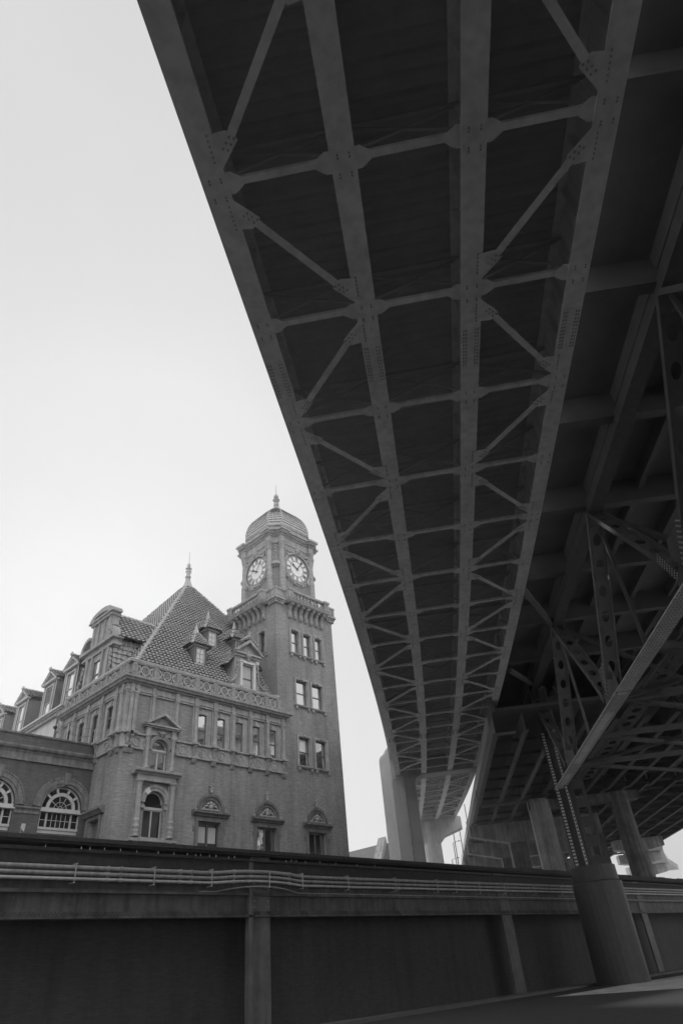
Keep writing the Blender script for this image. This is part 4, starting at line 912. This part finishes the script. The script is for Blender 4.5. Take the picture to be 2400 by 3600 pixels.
for gi, n in enumerate(GN):
    for ss in (sp1, sp2):
        m = MB(rb); sweep(m, [(n-.3, 0), (n+.3, 0), (n+.3, .05), (n+.02, .06), (n+.02, 1.85), (n+.25, 1.86), (n+.25, 1.92), (n-.25, 1.92), (n-.25, 1.86), (n-.02, 1.85), (n-.02, .06), (n-.3, .05)], ss)
        gd_ = m.build('girder', 'ramp', ra)
        st_m = MB(rb)
        for k in range(int((ss[-1]-ss[0])/1.45)):
            s = 7.25+1.45*(k-int((7.25-ss[0])/1.45)); 
            if ss[0] < s < ss[-1]: st_m.box(s-.01, s+.01, n-.2, n-.02, .05, 1.86); st_m.box(s-.01, s+.01, n+.02, n+.2, .05, 1.86)
        st_m.build('web_stiffener', 'ramp', gd_)
    for s0 in (12.95, 61.2, -35.3, 109.0, 93.5):
        m = MB(rb); m.box(s0, s0+1.6, n-.27, n+.27, -.025, -.002); m.box(s0-.02, s0, n-.3, n+.3, -.006, .0)
        sp = m.build('splice_plate', 'ramp', ra)
        m = MB(rb)
        if s0 < 62:
            for a in range(11):
                for b in (-.22, -.14, .14, .22): m.box(s0+.1+a*.14-.025, s0+.1+a*.14+.025, n+b-.022, n+b+.022, -.055, -.025)
            m.build('bolts', 'bolt', sp)
rows = [7.25+4.35*k for k in range(-20, 17)]+[83.7+4.35*k for k in range(15)]
for k, s in enumerate(rows):
    m = MB(rb); XB = MB()
    for a, b in zip(GN, GN[1:]):
        a2, b2 = a-.3, b+.3
        m.box(s-.09, s+.09, b2+.05, a2-.05, .05, .07); m.box(s-.09, s-.075, b2+.05, a2-.05, .07, .17)
        for e, d in ((a2, -1), (b2, 1)):
            m.hexa([(s-.27, e-d*.1, .03), (s+.27, e-d*.1, .03), (s+.27, e+d*.12, .03), (s-.27, e+d*.12, .03), (s-.27, e-d*.1, .049), (s+.27, e-d*.1, .049), (s+.27, e+d*.12, .049), (s-.27, e+d*.12, .049)])
            m.hexa([(s-.27, e+d*.12, .03), (s+.27, e+d*.12, .03), (s+.1, e+d*.36, .03), (s-.1, e+d*.36, .03), (s-.27, e+d*.12, .049), (s+.27, e+d*.12, .049), (s+.1, e+d*.36, .049), (s-.1, e+d*.36, .049)])
        XB.bar(rb(s, b+.04, 1.65), rb(s, a-.04, 1.65), .1, .1)
        P = lambda n_, z_: V(rb(s, n_, z_)); m2 = m.fn; m.fn = None
        m.fn = m2; XB.bar(P(a-.1, 1.6), P(b+.1, .3), .06, .06); XB.bar(P(a-.1, .3), P(b+.1, 1.6), .06, .06)
    cf_ = m.build('cross_frame', 'ramp', ra); XB.build('sway_brace', 'deck', cf_)
    m = MB(rb)
    if s < 62 and s > 2:
        for n in GN:
            for x in (-.16, -.08, .3, .38):
                for y in (-.16, .12): m.box(s+x-.022, s+x+.022, n+y-.022, n+y+.022, -.025, -.001)
        for n in ((GN[0], GN[3]) if round((s-7.25)/4.35) % 2 == 0 else (GN[1], GN[2])):
            q = -1 if n in (GN[0], GN[2]) else 1
            for x in [.55+.12*i for i in range(6)]+[-.55-.12*i for i in range(6)]: m.box(s+x-.022, s+x+.022, n+q*.16-.022, n+q*.16+.022, -.025, -.001)
        m.build('bolt_group', 'bolt', ra)
for k in range(len(rows)-1):
    s0, s1 = rows[k], rows[k+1]
    if s1-s0 > 5 or s1-s0 < 4: continue
    outer = (round((s0-7.25)/4.35) % 2 == 0)      # this row's node sits on the outer girders
    for (ga, gb) in ((GN[0], GN[1]), (GN[3], GN[2])):
        A, B = (ga, gb) if outer else (gb, ga); sg = 1 if B < A else -1
        eA, eB = A-sg*.3, B+sg*.3
        pa = V(rb(s0+.55, eA, -.01)); pb = V(rb(s1-.55, eB, -.01)); m = MB(); d = (pb-pa)
        m.bar(pa+d*.04, pb-d*.04, .2, .02); m.bar(pa+d*.06+V((0, 0, .06)), pb-d*.06+V((0, 0, .06)), .02, .12)
        m.fn = rb
        for (s_, e_, q, sd_s) in ((s0, eA, sg, 1), (s1, eB, -sg, -1)):
            pts = [(s_+sd_s*.25, e_+q*.12), (s_+sd_s*1.15, e_+q*.12), (s_+sd_s*1.2, e_-q*.3), (s_+sd_s*.95, e_-q*.52), (s_+sd_s*.3, e_-q*.05)]
            m.hexa([(pts[0][0], pts[0][1], -.03), (pts[1][0], pts[1][1], -.03), (pts[2][0], pts[2][1], -.03), (pts[3][0], pts[3][1], -.03)]+[(pts[i][0], pts[i][1], -.012) for i in range(4)])
        br = m.build('lateral_brace', 'ramp', ra)
        if -8 < s0 < 40:
            m = MB(rb)
            for (s_, e_, q, sd_s) in ((s0, eA, sg, 1), (s1, eB, -sg, -1)):
                for i in range(3):
                    for j in range(2): x, y = s_+sd_s*(.82+.11*i-.05*j), e_-q*(.2+.1*i+.1*j-.06); m.box(x-.025, x+.025, y-.022, y+.022, -.055, -.03)
            m.build('bolts', 'bolt', br)
# deck: corrugated soffit, slab, parapets
m = MB(rb); s = -60.0
prev = None
while s < 149:
    cur = [m.p((s, -6.9, 1.93)), m.p((s, 3.6, 1.93))]; cur2 = [m.p((s+.12, -6.9, 2.0)), m.p((s+.12, 3.6, 2.0))]
    if prev: m.f.append([prev[0], prev[1], cur[1], cur[0]])
    m.f.append([cur[0], cur[1], cur2[1], cur2[0]]); 
    s += .16; c3 = [m.p((s, -6.9, 2.0)), m.p((s, 3.6, 2.0))]; m.f.append([cur2[0], cur2[1], c3[1], c3[0]])
    s += .12; c4 = [m.p((s, -6.9, 1.93)), m.p((s, 3.6, 1.93))]; m.f.append([c3[0], c3[1], c4[1], c4[0]]); prev = c4; s += .14
m.build('deck_soffit', 'deck', ra)
m = MB(rb); sweep(m, [(-6.95, 2.02), (3.62, 2.02), (3.62, 3.1), (3.35, 3.1), (3.35, 2.3), (-6.7, 2.3), (-6.7, 3.1), (-6.95, 3.1)], [x for x in SS if x < 151]); m.build('deck_slab', 'conc', ra)
m = MB(rb); m2 = [x for x in SS if x < 151]; sweep(m, [(3.62, 1.95), (3.66, 1.95), (3.66, 2.1), (3.62, 2.1)], m2); m.build('drip_edge', 'gutter', ra)
# steel pier of the ramp
def ra0(s, n, z): return (s*cos(TA)-n*sin(TA), s*sin(TA)+n*cos(TA), z)
sp_ = thing('steel_pier', 'tall pale steel box pier with rounded shoulder and cross beam holding up the ramp', 'bridge pier')
PLAN = [(82.2, 6.62), (80.5, 6.62), (79.1, 5.27), (79.1, 3.88), (80.15, 2.66), (82.2, 2.66)]
m = MB(ra0); rings = []
for z_, lim in [(0, 9), (10, 9), (20.4, 9)]+[(22.6+1.42*sin(t), 5.2+1.42*cos(t)) for t in [R(x) for x in range(0, 91, 9)]]:
    rings.append([m.p((p[0], min(p[1], lim), z_)) for p in PLAN])
for A_, B_ in zip(rings, rings[1:]):
    for k in range(6): m.f.append([A_[k], A_[(k+1) % 6], B_[(k+1) % 6], B_[k]])
m.f.append(rings[-1]); m.build('column', 'pier_paint', sp_)
m = MB(ra0)
top = [(6.62, 20.4)]+[(5.22+1.4*cos(t), 22.6+1.4*sin(t)) for t in [R(x) for x in (0, 15, 30, 45, 60, 75, 90)]]+[(4.4, 23.9), (3.9, 22.4), (-7.2, 22.2), (-7.2, 21.3), (-6.9, 20.95), (-6.4, 20.7), (-5.8, 20.6)]
top += [(1.7, 20.6)]+[(1.76+.9*cos(t), 19.7+.9*sin(t)) for t in [R(x) for x in (75, 55, 35, 15, 0)]]+[(2.66, 19.4), (2.66, 20.4)][:1]
poly = top
# non-convex outline: build as strips
m.prism([(3.05, 22.3), (2.5, 20.6), (-5.8, 20.6), (-6.4, 20.7), (-6.9, 20.95), (-7.2, 21.3), (-7.2, 22.25)], 0, 80.0, 82.1)
m.prism([(2.7, 19.3), (2.62, 19.9), (2.35, 20.3), (1.9, 20.54), (1.6, 20.62), (2.7, 20.64)], 0, 80.05, 82.05)
m.build('cross_beam', 'pier_paint', sp_)
m = MB(); m.tube([ra0(78.95, 3.84, 0), ra0(78.95, 3.84, 21.0)], .07, 8)
for z in (11.4, 12.4, 15.0, 15.3, 18.6): m.tube([ra0(78.95, 3.84, z), ra0(78.95, 3.84, z+.12)], .12, 8)
m.build('drain_pipe', 'pipe', sp_)
m = MB(ra0); m.box(79.08, 79.6, 3.9, 5.25, 19.3, 19.33); m.box(79.0, 79.6, 3.9, 5.0, 20.2, 20.6)
m.build('seam_plate', 'pier_paint', sp_)
# concrete pier of the ramp
cp = thing('concrete_pier', 'round concrete column with hammerhead cap under the far ramp span', 'bridge pier')
m = MB(); c = ra0(120.6, 2.5, 0); m.lathe(c, [(1.45, 0), (1.45, 13.2), (1.47, 13.21), (1.47, 13.26), (1.45, 13.27), (1.45, 19.6), (1.47, 19.61), (1.47, 19.66), (1.45, 19.67), (1.45, 22.3)], 32); m.build('column', 'conc_lit', cp, smooth=False)
m = MB(ra0); m.prism([(8.0, 22.7), (-2.3, 22.7), (-2.84, 22.5), (-2.84, 20.85), (.28, 19.9), (1.1, 19.1), (3.9, 19.1), (4.8, 19.9), (8.0, 20.85)], 0, 119.4, 121.8); m.build('hammerhead_cap', 'conc_lit', cp)

# ================================================================== TRUSS HIGHWAY BRIDGE on the right
TB = R(37.3)
def tb(s, n, z): return (s*cos(TB)-n*sin(TB), s*sin(TB)+n*cos(TB), z)
tr = thing('truss_bridge', 'old dark riveted steel truss highway bridge overhead on the right', 'bridge')
bays = [49.7-13.75*k for k in range(7)]      # bottom nodes
def rivet_rows(m, s0, s1, ns, z, step=.2, w_=.024):
    s = s0
    while s < s1:
        for n in ns: m.box(s-w_, s+w_, n-w_*.8, n+w_*.8, z-.035, z)
        s += step
for ti, nc in enumerate((-11.47, -22.5)):
    m = MB(tb); m.box(-45, 56.2, nc-.43, nc+.43, 12.6, 12.64)
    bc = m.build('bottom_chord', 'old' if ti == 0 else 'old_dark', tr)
    if ti == 0:
        m = MB(tb); rivet_rows(m, 34.2, 54.6, (nc-.36, nc-.28, nc+.28, nc+.36), 12.6, .2)
        for sc in (49.7, 35.95): rivet_rows(m, sc-1.3, sc+1.4, (nc-.2, nc-.1, nc, nc+.1, nc+.2), 12.6, .2)
        rivet_rows(m, 18.0, 34.0, (nc-.36, nc-.22, nc-.08, nc+.08, nc+.22, nc+.36), 12.6, .26)
        m.build('rivets', 'rivet', bc)
        m = MB(tb)
        for sc in (34.1, 48.6, 22.0): m.box(sc-.03, sc+.03, nc-.43, nc+.43, 12.594, 12.6)
        m.build('plate_joint', 'iron', bc)
    m = MB(tb); m.box(-45, 56.2, nc-.35, nc+.35, 20.5, 21.1); m.build('top_chord', 'old_dark', tr)
    for b in bays:
        m = MB(tb); yo = nc+.42
        m.prism([(b-1.5, 12.66), (b+1.6, 12.66), (b+1.35, 14.2), (b+.6, 15.0), (b-.6, 15.0), (b-1.3, 14.2)], 1, nc+.41, nc+.43) if False else None
        g_ = [(b-1.5, 12.62), (b+1.6, 12.62), (b+1.5, 13.6), (b+.9, 14.9), (b-.9, 14.9), (b-1.4, 13.6)]
        for off_ in (-.01,): m.prism([(p[0], p[1]) for p in g_], 1, nc+off_, nc+off_+.02)
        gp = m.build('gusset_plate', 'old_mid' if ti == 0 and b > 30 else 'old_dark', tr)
        if ti == 0 and b > 10:
            m = MB(tb)
            for k in range(9):
                for q in range(4):
                    for sg in (-1, 1): s_, z_ = b+sg*(.35+.11*k+.08*q), 13.1+.17*k-.06*q; m.box(s_-.03, s_+.03, nc+.43, nc+.46, z_-.03, z_+.03)
            m.build('rivets', 'rivet', gp)
        for sg in (-1, 1):
            p, q = V(tb(b+sg*.5, nc, 13.2)), V(tb(b+sg*6.87, nc, 20.6)); up = V((-sin(TB), cos(TB), 0)); m = MB()
            dd_ = (q-p).normalized(); nn_ = dd_.cross(up).normalized(); L2 = (q-p).length
            for o_ in (-.4, .4): m.bar(p+up*o_, q+up*o_, .24, .05, up)
            t_ = .6
            while t_ < L2-1.2:
                c_ = p+dd_*(t_+.7); el = [c_+dd_*(.33*cos(k*pi/6))+up*(.2*sin(k*pi/6)) for k in range(12)]
                sq = [c_+dd_*(.7*max(-1, min(1, 1.5*cos(k*pi/6))))+up*(.38*max(-1, min(1, 1.5*sin(k*pi/6)))) for k in range(12)]
                for k in range(12): m.poly([el[k], el[(k+1) % 12], sq[(k+1) % 12], sq[k]])
                t_ += 1.4
            m.build('diagonal', 'old_mid' if ti == 0 and b > 30 else 'old_dark', tr)
        s_ = b+6.87
        if s_ < 50:
            m = MB(tb); m.box(s_-.06, s_+.06, nc-.08, nc+.08, 12.66, 20.6); m.build('hanger', 'old_mid' if ti == 0 and b > 30 else 'old_dark', tr)
        if s_ < 57 : pass
# perforated lower chord of the parallel inner truss, and laterals
m = MB(tb); m.box(-40, 55, -12.95, -12.8, 12.9, 13.0); m.box(-40, 55, -13.95, -13.8, 12.9, 13.0); s = -40
while s < 54:
    el = [(s+.65+.4*cos(k*pi/6), -13.375+.26*sin(k*pi/6), 12.9) for k in range(12)]; sq = [(s+.65+.65*max(-1, min(1, 1.5*cos(k*pi/6))), -13.375+.43*max(-1, min(1, 1.5*sin(k*pi/6))), 12.9) for k in range(12)]
    for k in range(12): m.poly([el[k], el[(k+1) % 12], sq[(k+1) % 12], sq[k]])
    s += 1.3
while False:
    m.box(s, s+.5, -13.8, -12.95, 12.9, 13.0)
    for q in ((-13.8, -13.65), (-13.1, -12.95)): m.hexa([(s+.5, q[0], 12.9), (s+.8, q[0] if q[0] < -13.5 else q[1], 12.9), (s+.8, q[0] if q[0] < -13.5 else q[1], 13.0), (s+.5, q[0], 13.0), (s+.5, q[1], 12.9), (s+.8, q[0] if q[0] < -13.5 else q[1], 12.9), (s+.8, q[0] if q[0] < -13.5 else q[1], 13.0), (s+.5, q[1], 13.0)]) if False else None
    s += 1.3
m.build('perforated_chord', 'old_dark', tr)
for k, s0 in enumerate([b-6.87*j for b in bays for j in (0, 1)]):
    m = MB(tb); m.box(s0-.15, s0+.15, -22.5, -11.5, 12.7, 13.0); m.box(s0-.25, s0+.25, -32, -8.2, 20.9, 22.3); m.build('floor_beam', 'plain_dark', tr)
for b in bays:
    m = MB(); m.bar(tb(b, -11.6, 12.85), tb(b-6.87, -22.4, 12.85), .3, .2); m.bar(tb(b, -22.4, 12.85), tb(b-6.87, -11.6, 12.85), .3, .2)
    m.bar(tb(b, -11.6, 12.85), tb(b+6.87, -22.4, 12.85), .3, .2); m.build('lateral_brace', 'old_dark', tr)
    m = MB(); m.bar(tb(b-6.87, -11.6, 20.4), tb(b-6.87, -22.4, 13.0), .3, .25); m.bar(tb(b-6.87, -22.4, 20.4), tb(b-6.87, -11.6, 13.0), .3, .25); m.build('sway_brace', 'old_dark', tr)
for n in (-11.5, -14.2, -16.9, -19.6, -22.3, -25.2, -29):
    m = MB(tb); m.box(-110, 110, n-.15, n+.15, 21.6, 22.3); m.build('stringer', 'plain_dark', tr)
m = MB(tb); m.box(-110, 56.5, -33, -8.1, 22.3, 22.6); m.box(56.5, 110, -46, -8.35, 22.3, 22.6); m.box(-110, 56.4, -8.4, -8.1, 22.6, 23.5); m.build('deck_slab', 'plain_dark', tr)
# strut between the truss top and the ramp side (seen crossing below the ramp)
m = MB(); m.bar(tb(37.0, -8.6, 20.7), tb(43.0, -11.3, 20.7), .35, .3); m.bar(tb(50.5, -8.9, 20.7), tb(56.5, -12.5, 20.7), .3, .3); m.build('bracket_strut', 'old_mid', tr)
# tower legs of the truss bridge
for i, nc in enumerate((-11.3, -22.5)):
    t_ = thing('truss_tower_leg', ('laced riveted steel leg on dark pedestal under the near end of the bright chord', 'plain dark steel leg on pedestal behind the laced leg')[i], 'bridge pier', 'legs of the truss bridge')
    m = MB(tb); m.box(55.9, 56.0, nc-.05, nc+.28, 6.9, 21.0); m.box(54.95, 55.05, nc-.6, nc-.3, 6.9, 21.0)
    m.box(56.05, 56.15, nc-1.2, nc-.1, 6.9, 21.0); m.build('leg_plate', 'old_dark', t_)
    if i == 0:
        m = MB(tb)
        for k in range(44): z = 6.95+k*.23; m.box(55.86, 55.9, nc-.02, nc+.2, z, z+.13)
        m.build('lacing', 'pale_stone_and_glint', t_)  # pale colour of bars and strip stands in for sky light on steel
        m = MB(tb); m.box(54.9, 54.95, nc-.5, nc-.36, 6.9, 15.5); lp = m.build('riveted_strip', 'pale_stone_and_glint', t_)
        m = MB(tb)
        for k in range(34): z = 7.0+k*.25; m.box(54.87, 54.9, nc-.48, nc-.38, z, z+.11)
        m.build('rivets', 'iron', lp)
        m = MB(tb); m.box(55.2, 55.3, nc-1.9, nc-1.65, 6.9, 20.6); m.box(55.2, 55.3, nc-1.0, nc-.75, 6.9, 20.6)
        z = 6.9
        while z < 20: m.box(55.2, 55.3, nc-1.65, nc-1.0, z, z+.7); z += 1.35
        m.build('perforated_plate', 'old_dark', t_)
    c_ = (51.6, 24.0, 0) if i == 0 else tb(56, nc, 0); m = MB(); m.lathe(c_, [(1.75, 0), (1.75, 5.9), (1.6, 6.0), (1.6, 6.95)], 28); m.build('pedestal', 'iron', t_)

# ================================================================== APPROACH HIGHWAY VIADUCT beyond the truss
av = thing('highway_viaduct', 'far multi-girder highway viaduct on concrete bents beyond the truss bridge', 'bridge')
segs = [(53.1, 80.0), (80.6, 94.0), (94.4, 108.0), (108.4, 122.0), (122.4, 160.0)]
for n in (-7.05, -9.45, -11.85, -14.25, -16.65, -19.05, -21.45, -23.85, -26.25, -29.5, -32.5, -35.5, -38.5, -41.2):
    for i, (a, b) in enumerate(segs[:1]+[(80.6, 146.0)]):
        z = 16.6 if i == 0 else 16.9
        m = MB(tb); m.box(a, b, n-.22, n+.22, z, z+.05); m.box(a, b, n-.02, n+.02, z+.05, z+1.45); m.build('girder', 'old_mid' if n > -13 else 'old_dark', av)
m = MB(tb); m.box(53, 146, -42, -7.16, 18.35, 18.6); m.box(53, 146, -7.4, -7.16, 18.6, 19.5); m.box(53, 146, -42, -41.7, 18.6, 19.5); m.build('deck_slab', 'plain_dark', av)
for s in [57.5+4.5*k for k in range(20)]:
    m = MB(tb); m.box(s-.08, s+.08, -41, -7.1, 17.0, 17.25); m.build('cross_frame', 'old_dark', av)
m = MB(tb); m.box(53.0, 53.25, -8.6, -7.0, 16.45, 16.62); m.box(79.9, 80.1, -12.6, -7.2, 16.25, 16.38); m.box(80.3, 80.5, -12.6, -7.2, 16.45, 16.6); m.build('end_beam', 'old_mid', av)
m = MB(tb); m.box(57, 146, -7.14, -7.06, 18.3, 18.5); m.box(57, 146, -7.15, -7.12, 18.6, 19.45); m.build('edge_rail', 'gutter', av)
bents = [(80.3, 'concrete highway bent with two round columns nearest beyond the truss', None),
         (94.0, 'concrete highway bent with long tapered cap, second beyond the truss', 0), (108.2, 'concrete highway bent with tapered cap, third beyond the truss', 0), (122.2, 'concrete highway bent with tapered cap, fourth beyond the truss', 0), (140, 'concrete highway bent farthest under the viaduct', 0)]
for i, (s, lab, kind) in enumerate(bents):
    t_ = thing('highway_bent', lab, 'bridge pier', 'concrete bents of the highway viaduct')
    if kind is None:
        for n, r in ((-13.6, 1.22), (-22.45, 1.02)):
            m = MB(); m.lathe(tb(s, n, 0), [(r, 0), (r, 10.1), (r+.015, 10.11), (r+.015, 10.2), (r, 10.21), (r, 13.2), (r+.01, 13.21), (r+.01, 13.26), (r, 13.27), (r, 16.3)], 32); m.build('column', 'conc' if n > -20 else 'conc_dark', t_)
        m = MB(tb); m.box(s-.6, s+.6, -24.5, -12.4, 15.4, 16.3); m.build('cap_beam', 'conc_dark', t_)
    else:
        o = -.35*(i-1)
        c0, c1 = -11.1+o*.4, -13.2+o*.4; RE = -22.9 if i < 4 else -27.5
        m = MB(tb); m.prism([(-6.5+o*.6, 16.6), (-6.35+o*.6, 16.2), (-6.4+o*.6, 15.35), (c0, 14.3), (c0, 13.6), (c1, 13.6), (-17.0, 14.2), (-21.1, 13.6), (-22.9, 13.6), (-28.0, 15.2), (-28.0, 16.6)][::-1], 0, s-.9, s+.9) if False else None
        for pl in ([(-6.4+o*.6, 16.6), (-6.35+o*.6, 15.4), (c0, 14.3), (c0-.4, 16.6)], [(c0, 16.6), (c0, 14.25), (RE, 14.25), (RE, 16.6)]): m.prism(pl, 0, s-.9, s+.9)
        m.build('cap_beam', 'conc_mid', t_)
        for a, b in ((c1, c0), (-22.9, -21.1))[:(2 if i < 4 else 1)]:
            m = MB(tb); m.box(s-.85, s+.85, a, b, 0, 14.4)
            for k in range(6): nn = a+(b-a)*(k+.5)/6; m.box(s-.9, s-.85, nn-.08, nn+.08, 9, 14.2)
            m.build('column', 'conc_dark', t_)
    # bearing ends and bolsters under the outer girder
    m = MB(tb); m.box(s-.4, s+.4, -7.5, -6.6, 16.6, 16.9) if kind is not None else m.box(s-.3, s+.3, -14.6, -12.6, 16.3, 16.6); m.build('bearing', 'conc', t_)
for i, (s, n0, n1) in enumerate(((124.0, -31.4, -39.4), (144.5, -36.8, -44.8), (168.0, -44.0, -52.5))):
    t_ = thing('side_bent', ('nearest short concrete cap and column at right edge', 'middle short concrete cap and column at right edge', 'farthest short concrete cap and column at right edge')[i], 'bridge pier', 'short bents along the right side of the highway viaduct')
    m = MB(tb); m.prism([(n0, 16.9), (n0, 15.5), (n0-1.5, 15.25), (n1+2.5, 15.1), (n1, 15.5), (n1, 16.9)], 0, s-1, s+1); m.build('cap_beam', 'conc', t_)
    m = MB(tb); m.box(s-.8, s+.8, (n0+n1)/2-1.1, (n0+n1)/2+1.1, 0, 15.0); m.build('column', 'conc_mid', t_)
sr = thing('side_ramp', 'far curved concrete ramp on short caps at the right edge', 'bridge')
m = MB(tb); pts = [(126.0, -36.5), (135, -39.2), (145, -42.2), (157, -46), (170, -50.5), (185, -57)]
for (a0, b0), (a1, b1) in zip(pts, pts[1:]):
    m.hexa([(a0, b0-3.6, 17.0), (a1, b1-3.6, 17.0), (a1, b1+3.6, 17.0), (a0, b0+3.6, 17.0), (a0, b0-3.6, 18.1), (a1, b1-3.6, 18.1), (a1, b1+3.6, 18.1), (a0, b0+3.6, 18.1)])
m.build('deck', 'conc', sr)
# ================================================================== small far things
for i, (x, z, a) in enumerate(((100.5, 19.1, 1), (99.4, 16.5, 1))):
    t_ = thing('street_lamp', ('taller thin street lamp seen under the ramp cap', 'shorter thin street lamp seen under the ramp cap')[i], 'lamp', 'street lamps beyond the ramp pier')
    m = MB(); m.lathe((x, 70, 0), [(.14, 0), (.06, z)], 8); m.build('pole', 'lamp', t_)
    m = MB(); m.bar((x, 70, z), (x+.9, 69.5, z+.28), .06, .06); m.build('arm', 'lamp', t_); m = MB(); m.box(x+.75, x+1.15, 69.3, 69.55, z+.22, z+.32); m.build('lamp_head', 'lamp', t_)
for i, (x, zt, zl) in enumerate(((86.6, 17.9, None), (88.3, 18.3, 14.9), (90.8, 22.3, 19.9))):
    t_ = thing('utility_mast', ('thin bare mast left of the pair below the ramp cap', 'thin mast with thick sleeve right of the pair below the ramp cap', 'tallest thin mast with thick sleeve beside the viaduct edge')[i], 'mast', 'thin masts beyond the viaduct')
    m = MB(); m.lathe((x, 60, 0), [(.09, 0), (.06, zt)], 8); m.build('mast', 'lamp', t_)
    if zl: m = MB(); m.lathe((x, 60, zl-1.6), [(.09, 0), (.24, .15), (.24, 1.4), (.09, 1.6)], 10); m.build('sleeve', 'lamp', t_)
ts = thing('train_shed', 'small slope of a far shed roof showing left of the steel pier', 'building')
m = MB(); m.prism([(104.1, 19.0), (106.75, 24.0), (107.0, 23.1), (104.8, 19.0)], 1, 90, 92); m.build('roof', 'conc', ts)
m = MB(); m.prism([(104.8, 0), (104.8, 19.0), (106.9, 22.9), (112, 22.9), (112, 0)], 1, 90.3, 110) ; m.build('wall', 'slate', ts)
sg = thing('street_sign', 'small diamond sign on slender post in front of the low wing', 'sign')
m = MB(); m.lathe((16.95, 42.4, 3.6), [(.04, 0), (.04, 7.0)], 6); m.build('post', 'lamp', sg)
m = MB(); m.hexa([(16.88, 42.3, 10.5), (17.12, 42.3, 10.3), (17.12, 42.34, 10.3), (16.88, 42.34, 10.5), (16.9, 42.3, 10.75), (17.14, 42.3, 10.75), (17.14, 42.34, 10.75), (16.9, 42.34, 10.75)]); m.build('sign_plate', 'white_frame', sg)
# wire railing on the low wing's roof
rw = thing('roof_railing', 'thin wire railing standing on the flat roof of the low wing', 'railing')
m = MB()
for x in (19.33, 21.3): m.tube([(x, 43.7, 16.3), (x, 43.7, 17.5)], .035, 6)
m.build('post', 'white_frame', rw)
m = MB()
for z in (17.45, 16.9): m.tube([(19.33, 43.7, z), (20.3, 43.7, z-.1), (21.35, 43.7, z+.05)], .016, 5)
m.build('wire', 'frame', rw)

# thin haze filling the air
HZ = bpy.data.materials.new('haze'); HZ.use_nodes = True; HZ.node_tree.nodes.clear()
hv = HZ.node_tree.nodes.new('ShaderNodeVolumePrincipled'); hv.inputs['Color'].default_value = (.95, .95, .95, 1); hv.inputs['Density'].default_value = .0006; hv.inputs['Anisotropy'].default_value = 0.68
ho = HZ.node_tree.nodes.new('ShaderNodeOutputMaterial'); HZ.node_tree.links.new(hv.outputs[0], ho.inputs['Volume'])
m = MB(); m.box(-950, 1550, -950, 1550, -1.0, 60.0); m.build('haze', HZ, kind='stuff')
